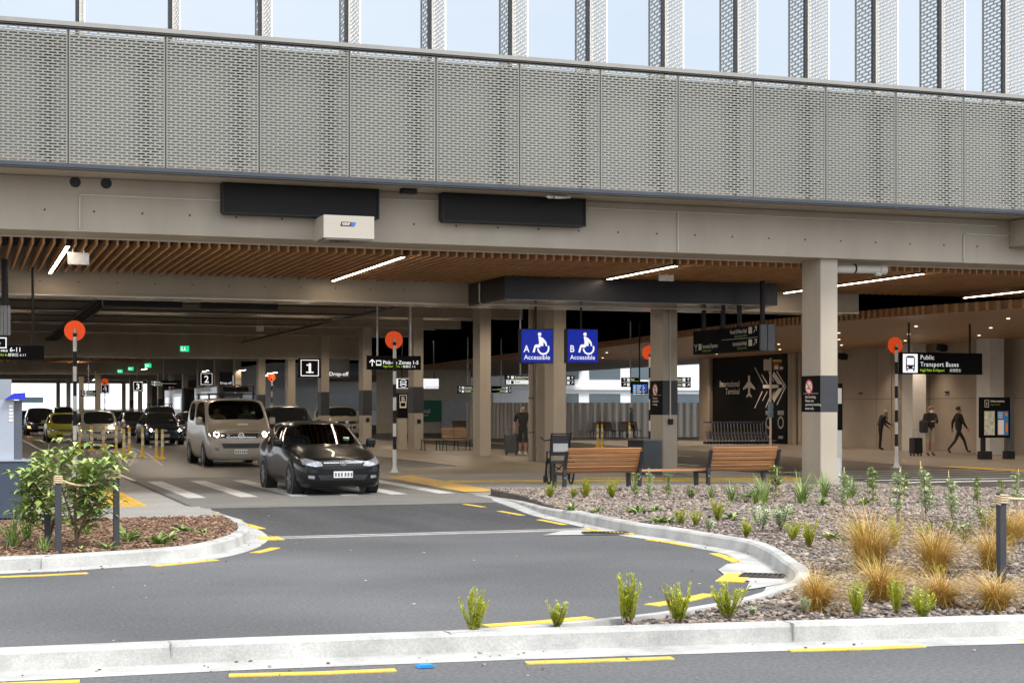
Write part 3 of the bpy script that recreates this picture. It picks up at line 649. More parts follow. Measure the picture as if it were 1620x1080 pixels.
m_ = MB(); m_.tube([(CX+.47,30.15,4.2),(CX+.47,30.15,4.58),(CX+.5,30.15,4.68),(CX+.6,30.15,4.73),(px1,30.15,4.75)], .095, 12); m_.cyl((px1-.02,30.15,4.75),(px1+.14,30.15,4.75),.115,n=14); m_.cyl((px1-.12,30.15,4.66),(px1+.02,30.15,4.66),.06,n=10); m_.build('pipe', mat('pipe_paint',(.55,.52,.46),.4,var=.05), dp)
m_ = MB(); m_.cyl((CX+1.05,30.15,4.745),(CX+1.09,30.15,4.745),.105,n=14); m_.build('clamp', black, dp)
m_ = MB(); cx_, cz_ = PY(1614, 340, 29.2); m_.box(cx_, cx_+1.2, 28.95, 29.58, 5.28, 5.86); tag(m_.build('duct_box', beige), 'beige duct box under the soffit at the right edge', 'duct')
# pale exit-sign backs and lit green running-man signs
def exit_box(px_, py_, Y, wd, hh, label, top, m, grp):
    x, z = PY(px_, py_, Y); t = thing('exit_sign', label, 'exit sign', (x, Y, z), grp)
    MB().cbox((x,Y,z),(wd,.05,hh),bev=.008).build('panel', m, t)
    h = MB(); h.cyl((x-wd*.25,Y,z+hh/2),(x-wd*.25,Y,top),.006,n=5); h.cyl((x+wd*.25,Y,z+hh/2),(x+wd*.25,Y,top),.006,n=5); h.build('hanger', steel, t); return t, x, z
pale = mat('sign_back',(.62,.61,.6),.35,var=.2,scale=9)
exit_box(124,409,31.3,.40,.23,'pale blank sign plate hung below the slats near the leftmost strip light',4.79,pale,'pale blank plates below the ceiling')
exit_box(1054,437,33.4,.37,.22,'pale blank sign plate hung in front of the black bulkhead',4.79,pale,'pale blank plates below the ceiling')
exit_box(411,520,62.5,.30,.2,'pale blank sign plate hung far inside among the joists',5.5,pale,'pale blank plates below the ceiling')
exit_box(1598,523,45.0,.30,.2,'pale blank sign plate under the timber canopy above the information kiosk',4.2,white,'pale blank plates below the ceiling')
exit_box(1396,530,52,.30,.2,'pale blank sign plate under the timber canopy behind the bus sign',4.2,white,'pale blank plates below the ceiling')
for px_, py_, Y, lb_ in ((292,551.5,76,'largest lit green running man exit sign, under the deep joist'),(234,578,104,'second lit green exit sign in the hall, beside a pink lamp'),(207,583,124,'dim green exit sign far in the hall, right of the last one'),(190,587,132,'farthest dim green exit sign in the hall')):
    wd = .42
    t, x, z = exit_box(px_, py_, Y, wd, .27, lb_, 5.5, green_lit, 'lit green exit signs in the hall')
    g_ = MB(); yy = Y-.032; g_.disc((x+.01,yy,z+.07),(1,0,0),UP,.025,10); g_.cbox((x,yy,z+.01),(.04,.002,.09),ry=R(15)); g_.cbox((x-.035,yy,z-.06),(.03,.002,.09),ry=R(35)); g_.cbox((x+.035,yy,z-.06),(.03,.002,.09),ry=R(-35)); g_.box(x-.17,x-.09,yy,yy+.002,z-.09,z+.09); g_.build('pictogram', textw, t)
# ================================================================== belisha beacons
def beacon(x, y, label, rot=0):
    t = thing('belisha_beacon', label, 'beacon', (x, y, 0), 'black and white poles with orange discs')
    ht_ = 3.42; nb = 11
    p = MB(); p.cyl((x,y,.02),(x,y,.62),.052,n=14,m=1); 
    z = .62; i = 0
    while z < ht_: p.cyl((x,y,z),(x,y,min(z+.34,ht_)),.045,n=14,m=0 if i%2==0 else 1,cap=False); z += .34; i += 1
    p.cyl((x,y,ht_),(x,y,ht_+.1),.038,n=12,m=2)
    p.build('pole', [black, white, galv], t)
    f = MB(); f.cyl((x,y,.0),(x,y,.035),.15,n=16); f.cyl((x,y,.035),(x,y,.15),.10,.054,n=14); f.build('foot', white, t)
    d = MB(); d.cyl((x,y+.05,ht_+.06),(x,y+.075,ht_+.06),.235,n=40); d.build('disc', orange, t); return t
beacon(10.69, 40.06, 'striped pole with orange disc at the right end of the zebra crossing')
beacon(25.0, 38.7, 'striped pole with orange disc by the public transport buses sign')
beacon(2.45, 37.6, 'striped pole with orange disc behind the leafy shrub')
bx, bz = PY(1024,533,46.5); beacon(bx+.1, 46.5, 'striped pole with orange disc half hidden behind the black banded column')
for px_, py_, Y, lb_ in ((430,611,93,'small distant orange disc beacon between the van and the zone 1 sign'),(166,605,112,'small distant orange disc beacon above the zone 4 sign')):
    x, z = PY(px_, py_, Y); b_ = beacon(x, Y, lb_); b_.location.z = 0
# ================================================================== hanging signs
def hang(name, label, x0, x1, y, z0, z1, hx, ztop, th=.10, grp='black hanging direction signs', cat='sign', face=blacksign):
    t = thing(name, label, cat, ((x0+x1)/2, y, z0), grp)
    MB().box(x0, x1, y, y+th, z0, z1).build('panel', face, t)
    for h in hx: MB().cyl((h,y+th/2,z1),(h,y+th/2,ztop),.03 if ztop < 5 else .028,n=8).build('hanger', galv if ztop > 5 else black, t)
    return t
def arrow(mb, x, y, z, s, ang=90, m=0):
    c, s_ = math.cos(R(ang)), math.sin(R(ang)); u = Vector((c,0,s_)); v = Vector((-s_,0,c)); o = Vector((x,y,z))
    for p, q in (((-.5,0),(.45,0)),((.5,0),(.08,.4)),((.5,0),(.08,-.4))):
        a = o+u*p[0]*s+v*p[1]*s; b = o+u*q[0]*s+v*q[1]*s; d = (b-a).normalized(); n = Vector((-d.z,0,d.x))*s*.07
        mb.add([a+n,b+n,b-n,a-n],[(0,1,2,3)],m)
def rrect(mb, x, y, z, w_, h_, t_, m=0):
    mb.box(x-w_/2,x+w_/2,y,y+.002,z+h_/2-t_,z+h_/2,m); mb.box(x-w_/2,x+w_/2,y,y+.002,z-h_/2,z-h_/2+t_,m)
    mb.box(x-w_/2,x-w_/2+t_,y,y+.002,z-h_/2+t_,z+h_/2-t_,m); mb.box(x+w_/2-t_,x+w_/2,y,y+.002,z-h_/2+t_,z+h_/2-t_,m)
def accessible(letter, px0_, px1_, label):
    Y = 36.4; x0, z1 = PY(px0_, 521, Y); x1, z0 = PY(px1_, 573, Y); w_ = x1-x0; h_ = z1-z0
    t = thing('accessible_sign', label, 'sign', ((x0+x1)/2, Y, z0), 'lit blue accessible bay signs')
    MB().box(x0-.02, x1+.02, Y+.005, Y+.2, z0-.02, z1+.02).build('case', black, t)
    MB().box(x0, x1, Y-.005, Y+.003, z0, z1).build('panel', blue_lit, t)
    MB().cyl(((x0+x1)/2,Y+.1,z1+.02),((x0+x1)/2,Y+.1,4.23),.03,n=8).build('hanger', black, t)
    g = MB(); yy = Y-.008; X = lambda a: x0+a*w_; Z = lambda b: z0+b*h_
    g.text(letter, (X(.07),yy,Z(.31)), (1,0,0), UP, .30*h_, 0, 'LEFT', .012, .9)
    g.text('Accessible', (X(.5),yy,Z(.085)), (1,0,0), UP, w_*.20, 0, 'CENTER', .004)
    g.disc((X(.58),yy,Z(.86)), (1,0,0), UP, .058*w_, 18)
    def bar(p, q, wd):
        p = Vector((X(p[0]),yy,Z(p[1]))); q = Vector((X(q[0]),yy,Z(q[1]))); d = (q-p).normalized(); n = Vector((-d.z,0,d.x))*wd*w_/2; g.add([p+n,q+n,q-n,p-n],[(0,1,2,3)])
    g.add([(X(a),yy-.0005,Z(b)) for a,b in ((.535,.79),(.62,.79),(.68,.70),(.70,.55),(.70,.50),(.60,.50),(.555,.50),(.56,.64))],[list(range(8))[::-1]])
    g.add([(X(a),yy-.0007,Z(b)) for a,b in ((.62,.53),(.60,.46),(.52,.44),(.46,.46),(.42,.30),(.35,.30),(.41,.50),(.45,.545),(.56,.55))],[list(range(9))])
    bar((.655,.745),(.775,.62),.05); bar((.775,.62),(.80,.50),.05); bar((.66,.70),(.74,.58),.03)
    g.disc((X(.70),yy,Z(.43)), (1,0,0), UP, .20*w_, 28, 0, r2=.145*w_, t0=R(185), t1=R(385))
    g.build('pictogram', textw, t)
accessible('A', 825, 874, 'lit blue accessible sign lettered A, left of the pair under the bulkhead')
accessible('B', 898, 945, 'lit blue accessible sign lettered B, right of the pair under the bulkhead')
# pick-up zones signs
Y = 46; x0, z1 = PY(581,562,Y); x1, z0 = PY(666,585,Y)
t = hang('direction_sign', 'black pick-up zones sign behind the middle belisha beacon', x0, x1, Y, z0, z1, [PY(597.5,500,Y)[0]], 5.6)
MB().cyl((PY(650,500,Y)[0],Y+.05,z1),(PY(650,500,Y)[0],Y+.05,5.6),.035,n=8).build('hanger', galv, t)
g = MB(); yy = Y-.006; arrow(g, x0+.15, yy, z0+.2, .2); g.box(x0+.27,x0+.43,yy,yy+.002,z0+.12,z0+.28); g.box(x0+.29,x0+.41,yy-.001,yy,z0+.16,z0+.25,2)
g.text('Pick-up Zones 1-5', (x0+.48,yy,z0+.17), (1,0,0), UP, .15, 0, 'LEFT', .012); g.text('Nga Rohe Tiki 1-5', (x0+.48,yy,z0+.07), (1,0,0), UP, .09, 1); g.text('接客区 1-5', (x0+1.1,yy,z0+.07), (1,0,0), UP, .085, 0)
g.build('lettering', [textw, textg, blacksign], t)
Y = 36.0; x0, z1 = PY(-70,545,Y); x1, z0 = PY(70,569,Y)
t = hang('direction_sign', 'black pick-up zones 6 to 11 sign at the left edge', x0, x1, Y, z0, z1, [PY(52,500,Y)[0]], 4.9)
g = MB(); yy = Y-.006; xr = PY(34,560,Y)[0]; g.text('Pick-up Zones 6-11', (xr,yy,z0+.17), (1,0,0), UP, .135, 0, 'RIGHT', .012); g.text('Nga Rohe Tiki 6-11', (xr-.2,yy,z0+.075), (1,0,0), UP, .08, 1, 'RIGHT'); g.text('接客区 6-11', (xr+.1,yy,z0+.075), (1,0,0), UP, .075, 0, 'RIGHT')
g.build('lettering', [textw, textg], t)
Y = 34.2; xa_, za_ = PY(0,483,Y); xb_, zb_ = PY(17,530,Y)
t = thing('sign_post_box', 'dark hanging post with grey boxes and a white framed plate at the left edge', 'sign', (xa_, Y, zb_))
m_ = MB(); m_.cyl((PY(8,450,Y)[0],Y+.1,za_-.02),(PY(8,450,Y)[0],Y+.1,4.78),.07,n=10); m_.build('post', black, t)
m_ = MB(); w3 = (xb_-xa_)
for i in range(3): m_.box(xa_+w3*(i/3)+.005, xa_+w3*((i+1)/3)-.005, Y, Y+.2, zb_, za_)
m_.build('fin_box', mat('grey_box',(.16,.165,.17),.4,var=.1), t)
xd, zd = PY(-18,531,Y); xe, ze = PY(12,553,Y); MB().box(xd, xe, Y+.02, Y+.1, ze, zd).build('plate', blacksign, t)
g = MB(); rrect(g, (xd+xe)/2, Y+.012, (zd+ze)/2, (xe-xd)*.9, (zd-ze)*.8, .022); g.text('6', ((xd+xe)/2, Y+.012, ze+.09), (1,0,0), UP, .2, 0, 'CENTER'); g.build('lettering', textw, t)
# zone number signs
def zone(n, pa, pb, Y, dr, label):
    x0, z1 = PY(pa[0],pa[1],Y); x1, z0 = PY(pb[0],pb[1],Y); w_ = x1-x0; h_ = z1-z0
    t = thing('zone_sign', label, 'sign', ((x0+x1)/2, Y, z0), 'black numbered zone signs')
    MB().box(x0, x1, Y, Y+.12, z0, z1).build('number_panel', blacksign, t)
    g = MB(); rrect(g, (x0+x1)/2, Y-.006, (z0+z1)/2, w_*.82, h_*.86, w_*.035); g.text(n, ((x0+x1)/2, Y-.006, z0+h_*.24), (1,0,0), UP, h_*.72, 0, 'CENTER', .018)
    if n == '1':
        xc = (x0+x1)/2; g.box(xc-w_*.17,xc+w_*.17,Y-.007,Y-.004,z0+h_*.24,z0+h_*.30); g.box(xc-w_*.15,xc,Y-.007,Y-.004,z0+h_*.62,z0+h_*.68); g.box(xc-w_*.05,xc+w_*.06,Y-.0065,Y-.004,z0+h_*.30,z0+h_*.74)
    g.build('number', textw, t)
    if dr:
        a, b = PY(dr[0],dr[1],Y+1.6); c, d = PY(dr[2],dr[3],Y+1.6)
        MB().box(a, c, Y+1.6, Y+1.7, d, b).build('drop_off_panel', mat('panel_dark_grey',(.03,.03,.032),.4,var=0), t)
        g = MB(); g.text('Drop-off', (a+.12 if n == '1' else a+.05, Y+1.59, d+.12), (1,0,0), UP, (c-a)*.235, 0, 'LEFT', .015); g.build('lettering', textw, t)
    else: MB().cyl(((x0+x1)/2,Y+.06,z1),((x0+x1)/2,Y+.06,5.5),.03,n=6).build('hanger', black, t)
zone('1', (472.5,566.5), (507.5,597), 78.3, (517,567,553,598), 'black zone sign numbered 1 with a drop-off panel')
zone('2', (315.5,588.5), (338,610), 113, (347,588,368.5,610), 'black zone sign numbered 2 with a drop-off panel, above the van')
zone('3', (209.5,602.5), (227,619), 130, None, 'black zone sign numbered 3, above the dark wagon')
zone('4', (159,607), (173.5,622), 150, None, 'black zone sign numbered 4 above the silver people carrier')
# small double-line direction signs far inside
def smallsign(a, b, Y, label, arr='L', white_low=False, top=5.4, lines=('Auckland','Parking')):
    x0, z1 = PY(a[0],a[1],Y); x1, z0 = PY(b[0],b[1],Y); h_ = z1-z0
    t = hang('direction_sign', label, x0, x1, Y, z0, z1, [(x0+x1)/2], top)
    g = MB(); yy = Y-.006
    if white_low: g.box(x0+.02,x1-.02,yy,yy+.001,z0+.02,z0+h_*.45)
    g.box(x0,x1,yy,yy+.001,z0+h_*.485,z0+h_*.515)
    for i in (0,1):
        zc = z0+h_*(.75-.5*i); mm = 1 if (white_low and i) else 0; ax = x0+h_*.28 if arr == 'L' else x1-h_*.28; bx_ = ax+(h_*.45 if arr == 'L' else -h_*.45)
        arrow(g, ax, yy-.001, zc, h_*.3, 90 if i == 0 else 45, mm); g.box(bx_-h_*.15,bx_+h_*.15,yy-.001,yy,zc-h_*.15,zc+h_*.15,mm)
        tx = bx_+(h_*.25 if arr == 'L' else -h_*.25); g.text(lines[i], (tx,yy-.001,zc-h_*.04), (1,0,0), UP, h_*.26, mm, 'LEFT' if arr == 'L' else 'RIGHT', .01); g.box(min(tx,tx+(1 if arr=='L' else -1)*h_*1.2),max(tx,tx+(1 if arr=='L' else -1)*h_*1.2),yy-.001,yy,zc-h_*.16,zc-h_*.12,2)
    g.build('lettering', [textw, blacksign, textg], t)
smallsign((800,593),(848,608.5),56,'black and white direction sign just left of the twin columns','L',True,lines=('Auckland Airport','Buses'))
smallsign((724,610),(757,622),79,'left part of a far black direction sign beyond the curved bench',lines=('Domestic','Transfer'))
smallsign((778,610.5),(809,621.5),80.5,'far black direction sign above the man with the suitcase','R',lines=('Valet','Parking'))
smallsign((870,594),(909,609),60,'far black direction sign under the accessible B sign','R',lines=('Valet','Parking'))
smallsign((984,597),(1012,612),62,'black direction sign behind the blue flight screen','L',lines=('Taxi','Buses'))
smallsign((1046,596),(1093,613),62,'black direction sign right of the no walking column','R',lines=('Rideshare','Parking Zone'))
smallsign((238,602),(279,611),118,'small dark direction sign far behind the zone 3 sign',lines=('Pick-up','Zones 1-5'))
smallsign((128,617),(152,627),120,'small dark direction sign far left of the zone 4 sign',lines=('Pick-up','Zones 6-11'))
for a, b, Y, lb_ in (((163,472),(289,485),40.0,'left one of two black boxes under the second girder'),((317,475.5),(440,488.5),40.0,'right one of two black boxes under the second girder')):
    x0, z1 = PY(a[0],a[1],Y); x1, z0 = PY(b[0],b[1],Y); t = thing('sign_box', lb_, 'sign box', ((x0+x1)/2,Y,z0), 'black boxes under the second girder')
    MB().box(x0,x1,Y,Y+.3,z0-.02,z1+.14).build('panel', black, t); h=MB(); h.cyl(((x0+x1)/2,Y+.15,z1),((x0+x1)/2,Y+.15,5.6),.02,n=6); h.build('hanger', black, t)
# big double sided departures sign seen at a slant
X = 18.1; t = thing('direction_sign', 'long black slanting sign to international departures and arrivals', 'sign', (X, 35.9, 3.1), 'black hanging direction signs')
MB().box(X, X+.16, 33.9, 37.55, 3.1, 3.70).build('panel', blacksign, t); MB().box(X+.2, X+.36, 33.9, 37.5, 3.1, 3.70).build('rear_panel', blacksign, t)
m_ = MB(); m_.box(X-.01, X+.17, 33.84, 33.9, 3.09, 3.71); m_.box(X+.19, X+.37, 33.84, 33.9, 3.09, 3.71); m_.build('end_cap', mat('cap_grey',(.055,.06,.066),.4,metal=.4,var=.1), t)
for y, zt in ((34.1,4.77),(35.3,4.77),(36.2,4.77),(37.3,4.24)):
    h = MB(); h.cbox((X+.18,y,(3.7+zt)/2),(.09,.09,zt-3.7)); h.build('hanger', black, t)
g = MB(); xx = X-.006
def lt(st, y, z, size, m=0, al='RIGHT', bold=.01): g.text(st, (xx, y, z), (0,-1,0), UP, size, m, al, bold, .58)
lt('Novotel & Pullman Hotel', 34.55, 3.54, .15); lt('Nga Hotera Novotel me Pullman', 34.55, 3.45, .085, 1)
lt('International Arrivals', 34.55, 3.24, .15); lt('Nga Taunga mai i Tawahi', 34.55, 3.15, .085, 1)
g.box(xx-.001,xx,34.0,35.9,3.405,3.415)
for z in (3.52,3.22): g.box(xx-.001,xx,34.28,34.46,z-.01,z+.15); 
for z in (3.6,3.29):
    for (dy, dz, a_) in ((0,0,45),): 
        g.cbox((xx-.001,34.12,z),(.002,.2,.022),0,rx=R(-45)); g.cbox((xx-.001,34.09,z+.065),(.002,.12,.022)); g.cbox((xx-.001,34.045,z+.02),(.002,.022,.12))
lt('International Departures', 37.0, 3.24, .15, 0, 'LEFT'); lt('Nga Haerenga ki Tawahi', 37.0, 3.15, .085, 1, 'LEFT')
g.box(xx-.001,xx,37.06,37.22,3.2,3.36); g.cbox((xx-.001,37.38,3.26),(.002,.022,.2)); g.cbox((xx-.001,37.33,3.32),(.002,.12,.022),rx=R(-45)); g.cbox((xx-.001,37.43,3.32),(.002,.12,.022),rx=R(45))
g.build('lettering', [mat('sign_dim_white',(.55,.52,.48),.5,var=0), mat('sign_dim_lime',(.22,.32,.03),.5,var=0)], t)
# public transport buses
Y = 40; x0, z1 = PY(1426,557,Y); x1, z0 = PY(1554,592.5,Y); w_ = x1-x0; h_ = z1-z0
t = hang('bus_sign', 'black public transport buses sign with a white bus pictogram', x0, x1, Y, z0, z1, [PY(1440,520,Y)[0], PY(1536.5,520,Y)[0]], 4.2, th=.14)
MB().box(x0+.05, x0+h_*.86, Y-.008, Y-.002, z0+h_*.07, z1-h_*.07).build('icon_panel', white_lit, t)
g = MB(); yy = Y-.014; cx_ = x0+.05+(h_*.86-.05)/2; s = h_
g.box(cx_-s*.24,cx_+s*.24,yy,yy+.004,z0+s*.23,z0+s*.42); g.box(cx_-s*.24,cx_-s*.19,yy,yy+.004,z0+s*.42,z0+s*.75); g.box(cx_+s*.19,cx_+s*.24,yy,yy+.004,z0+s*.42,z0+s*.75)
g.box(cx_-s*.21,cx_+s*.21,yy,yy+.004,z0+s*.75,z0+s*.81); g.box(cx_-s*.16,cx_+s*.16,yy,yy+.004,z0+s*.81,z0+s*.84)
for q in (-1,1): g.box(cx_+q*s*.18-s*.035,cx_+q*s*.18+s*.035,yy,yy+.004,z0+s*.14,z0+s*.23); g.disc((cx_+q*s*.15,yy-.001,z0+s*.31),(1,0,0),UP,s*.04,12,1)
g.build('pictogram', [darkm, white_lit], t)
g = MB(); yy = Y-.006; xs = x0+h_*1.0
g.text('Public', (xs,yy,z0+h_*.68), (1,0,0), UP, h_*.30, 0, 'LEFT', .0, 1, 1.06); g.text('Transport Buses', (xs,yy,z0+h_*.36), (1,0,0), UP, h_*.30, 0, 'LEFT', .0, .98, 1.06)
g.text('Ngā Pahi ā-Hapori', (xs,yy,z0+h_*.13), (1,0,0), UP, h_*.17, 1, 'LEFT', .008); g.text('公交巴士', (xs+w_*.36,yy,z0+h_*.13), (1,0,0), UP, h_*.16, 0)
g.build('lettering', [textw, textg], t)
# white lit shuttle sign behind the banded column, bus stop totem
Y = 66; x0, z1 = PY(628,598.5,Y); x1, z0 = PY(694,614.5,Y)
t = hang('bus_sign', 'lit white bus sign half hidden behind the banded column', x0, x1, Y, z0, z1, [PY(636,590,Y)[0], PY(687,590,Y)[0]], 4.6, face=white_lit)
g = MB(); cx_ = PY(638,607,Y)[0]; cz_ = (z0+z1)/2; g.box(cx_-.23,cx_+.23,Y-.006,Y-.002,z0+.02,z1-.02,0); g.disc((cx_,Y-.008,cz_),(1,0,0),UP,.17,24,1,r2=.14,t0=R(20),t1=R(160)); g.disc((cx_,Y-.008,cz_),(1,0,0),UP,.17,24,1,r2=.14,t0=R(200),t1=R(340)); g.box(cx_-.13,cx_+.13,Y-.009,Y-.005,cz_-.06,cz_+.07,1); g.box(cx_-.1,cx_+.1,Y-.011,Y-.007,cz_,cz_+.045,0)
g.text('SHUTTLE BUSES', (PY(673,612,Y)[0],Y-.006,z0+.03), (1,0,0), UP, .09, 0); g.build('pictogram', [blacksign, textw], t)
Y = 61.5; x0, z1 = PY(630,622,Y); x1, z0 = PY(645,684,Y)
t = thing('stop_totem', 'slim black shuttle stop totem lettered B behind the middle beacon', 'totem', ((x0+x1)/2, Y, 0)); zm = PY(638,661,Y)[1]; zp=PY(638,645,Y)[1]
MB().box(x0, x1, Y, Y+.3, zm+.002, z1).build('sign_body', blacksign, t); MB().box(x0+.02, x1-.02, Y+.03, Y+.27, 0, zm).build('base', colpaint, t)
g = MB(); cx_ = (x0+x1)/2; rrect(g, cx_, Y-.005, z1-.22, .3, .32, .02); g.text('B', (cx_,Y-.005,z1-.31), (1,0,0), UP, .26, 0, 'CENTER', .01); g.box(cx_-.14,cx_+.14,Y-.005,Y-.003,zp+.0,zp+.26); g.box(cx_-.1,cx_+.1,Y-.008,Y-.004,zp+.06,zp+.2,1); g.build('lettering', [textp, blacksign], t)
# flight screen
Y = 54; x0, z1 = PY(999,603,Y); x1, z0 = PY(1026,622.5,Y)
t = hang('flight_screen', 'blue flight information screen hung left of the no walking column', x0, x1, Y, z0, z1, [(x0+x1)/2], 4.9, cat='screen', grp=None)
g = MB(); a = PY(1001,606,Y)[0]; g.box(a, x1-.05, Y-.006, Y-.002, z0+.05, z1-.1); 
for i in range(5):
    zz = z1-.19-i*.075; g.box(a+.02,a+.12,Y-.009,Y-.007,zz,zz+.045,1 if i%2==0 else 2); g.box(a+.16,a+.34-.03*(i%3),Y-.009,Y-.007,zz+.01,zz+.035,3); g.box(a+.40,a+.45+.03*(i%2),Y-.009,Y-.007,zz+.01,zz+.035,3)
g.build('display', [mat('screen_blue',(.01,.03,.12),.3,var=0,emit=(.01,.05,.22),estr=.6), mat('screen_cyan',(.1,.5,.7),.3,var=0,emit=(.05,.45,.75),estr=.8), mat('screen_gold',(.6,.4,.1),.3,var=0,emit=(.6,.38,.08),estr=.7), textw], t)
# ================================================================== cars
glassd = mat('car_glass', (.012,.014,.015), .03, var=0, coat=1.)
def clear_glass():
    m = bpy.data.materials.new('car_glass_clear'); m.use_nodes = True; t = m.node_tree; t.nodes.clear(); o = t.nodes.new('ShaderNodeOutputMaterial'); a = t.nodes.new('ShaderNodeBsdfTransparent'); a.inputs['Color'].default_value = (.42,.47,.44,1)
    g = t.nodes.new('ShaderNodeBsdfGlossy'); g.inputs['Roughness'].default_value = .02; x = t.nodes.new('ShaderNodeMixShader'); f = t.nodes.new('ShaderNodeFresnel'); f.inputs['IOR'].default_value = 1.5
    t.links.new(f.outputs[0], x.inputs[0]); t.links.new(a.outputs[0], x.inputs[1]); t.links.new(g.outputs[0], x.inputs[2]); t.links.new(x.outputs[0], o.inputs['Surface']); return m
glassc = clear_glass()
tyrem = mat('tyre', (.015,.015,.015), .8, var=.1)
rimm = mat('rim', (.35,.35,.36), .3, metal=.8, var=0)
chrome = mat('chrome', (.7,.7,.7), .12, metal=1., var=0)
lens = mat('headlamp_lens', (.36,.37,.39), .1, metal=.6, var=.45, scale=16)
hl_warm = mat('headlamp_warm', (1,1,1), .3, var=0, emit=(1,.72,.36), estr=32)
hl_white = mat('headlamp_white', (1,1,1), .3, var=0, emit=(.95,.95,1), estr=32)
hl_amber = mat('indicator_amber', (1,.5,.1), .3, var=0, emit=(1,.38,.05), estr=20)
platem = mat('number_plate', (.70,.70,.68), .4, var=0); platet = mat('plate_marks', (.12,.12,.13), .5, var=0)
grillem = mat('grille_black', (.008,.008,.008), .4, var=0)
def paint(n, col, metal=0.): return mat('paint_'+n, col, .32, metal=metal, var=.04, coat=.32, spec=.18)
def wheel_mesh(r, wd):
    mb = MB(); prof = [(r*.62,0),(r*.66,.0),(r*.93,.0),(r,.03),(r,wd-.03),(r*.93,wd),(r*.6,wd)]
    n = 28; vs = []
    for i in range(n):
        t = 2*math.pi*i/n; vs += [(b, a*math.cos(t), a*math.sin(t)) for a, b in prof]
    k = len(prof); mb.add(vs, [(i*k+j, i*k+j+1, ((i+1)%n)*k+j+1, ((i+1)%n)*k+j) for i in range(n) for j in range(k-1)], 0, True)
    rm = MB(); rm.cyl((.03,0,0),(.05,0,0), r*.64, n=24, m=1)
    for i in range(5):
        t = 2*math.pi*i/5
        for dt in (-.11,.11): rm.cbox((.018, math.cos(t+dt)*r*.34, math.sin(t+dt)*r*.34),(.025,.035,r*.6),0,rx=t+dt-math.pi/2)
    rm.cyl((.0,0,0),(.04,0,0), r*.14, n=12); rm.disc((.006,0,0),(0,1,0),UP,r*.65,28,0,r2=r*.57)
    return mb, rm
def make_car(name, label, cat, x, y0, pnt, L, W, H, hood, cowl, roof, belt, nose, rear, zb=.2, wr=.31, lamp_on=None, style='sedan', rack=False, rz=0., nw=.70, clear=False, grp='cars driving out under the deck', fa=.88, ra=None, lowgrille=True):
    gl = glassc if clear else glassd; hw = W/2; t = thing(name, label, cat, (x, y0, 0), grp); cy, cz = cowl; ry = roof
    ra = ra or L-.85
    wt = hw*(.86 if style == 'van' else .72)
    st = [ # y, w, zb, zs, zt, wt
     (0.0, hw*nw, zb+.05, nose*.80, nose*.93, hw*(nw-.1)),
     (.09, hw*max(.87,nw+.06), zb, nose*.90, nose*1.02, hw*.72),
     (.32, hw*.97, zb, nose*.99, nose*1.09, hw*.80),
     (max(.36,cy*.62), hw, zb, (nose+belt)/2*.98, hood*(.985 if style != 'van' else .93), hw*(.80 if style != 'van' else .88)),
     (cy, hw, zb, belt*.97, hood+.02, hw*(.78 if style != 'van' else .93)),
     (ry, hw, zb, belt, H-.06, wt),
     (ry+.18, hw, zb, belt, H-.015, wt),
     ((ry+rear)/2-.1, hw, zb, belt, H, wt), ((ry+rear)/2, hw, zb, belt, H, wt),
     (rear-.35, hw, zb, belt+.01, H-.015, wt), (rear-.26, hw, zb, belt+.01, H-.02, wt), (rear, hw, zb, belt+.02, H-.06, wt*.97)]
    if style == 'sedan': st += [(rear+.62, hw*.98, zb, belt+.03, belt+.13, wt*1.02), (L-.12, hw*.95, zb+.05, belt, belt+.09, wt), (L, hw*.84, zb+.2, belt*.9, belt, wt*.9)]
    else: st += [(L-.10, hw*.96, zb+.05, belt, H*.80 if style != 'van' else H*.9, wt*.96), (L, hw*.88, zb+.2, belt*.9, belt*1.05, wt*.9)]
    bm = bmesh.new(); rows = []
    for (y, w, b, zs, zt, tw) in st:
        g5 = max(zs+.02, zt-.10)
        half = [(0,b),(w*.86,b),(w*.985,b+.14*(zs-b)),(w,b+.58*(zs-b)),(w*.972,zs),(min(w*.96,tw+.03),g5),(tw-.045,max(g5+.01,zt-.035)),(tw*.52,zt-.006),(0,zt)]
        ring = [bm.verts.new((a,y,z)) for a,z in half]+[bm.verts.new((-a,y,z)) for a,z in half[-2:0:-1]]
        rows.append(ring)
    n = len(rows[0]); iw = 4; 
    def strip(i):   # which half-row index the face j belongs to
        return
    for i in range(len(rows)-1):
        for j in range(n):
            f = bm.faces.new((rows[i][j], rows[i+1][j], rows[i+1][(j+1)%n], rows[i][(j+1)%n]))
            k = j if j < 8 else 15-j
            m = 0
            if i == 4 and k in (6,7): m = 1
            elif k == 4 and i in (4,5,6,8): m = 2
            elif i == len(rows)-4 and style == 'sedan' and k in (6,7): m = 3
            elif i == len(rows)-3 and style != 'sedan' and k in (6,7): m = 3
            f.material_index = m; f.smooth = True
    bm.faces.new(rows[0][::-1]); bm.faces.new(rows[-1])
    bmesh.ops.recalc_face_normals(bm, faces=bm.faces[:])
    cr = bm.edges.layers.float.new('crease_edge')
    for e in bm.edges:
        ms = {f.material_index for f in e.link_faces}
        if len(ms) > 1: e[cr] = .95
        elif 0 not in ms: e[cr] = 0
        a, b = e.verts
        if abs(a.co.z-zb) < .01 and abs(b.co.z-zb) < .01: e[cr] = .5
    me = bpy.data.meshes.new('tmp'); bm.to_mesh(me); bm.free()
    o = bpy.data.objects.new('tmp', me); SC.collection.objects.link(o); md = o.modifiers.new('s', 'SUBSURF'); md.levels = 2; md.render_levels = 2
    dg = bpy.context.evaluated_depsgraph_get(); ev = o.evaluated_get(dg); em = ev.to_mesh()
    V = [v.co.copy() for v in em.vertices]; P = [(list(p.vertices), p.material_index) for p in em.polygons]; ev.to_mesh_clear()
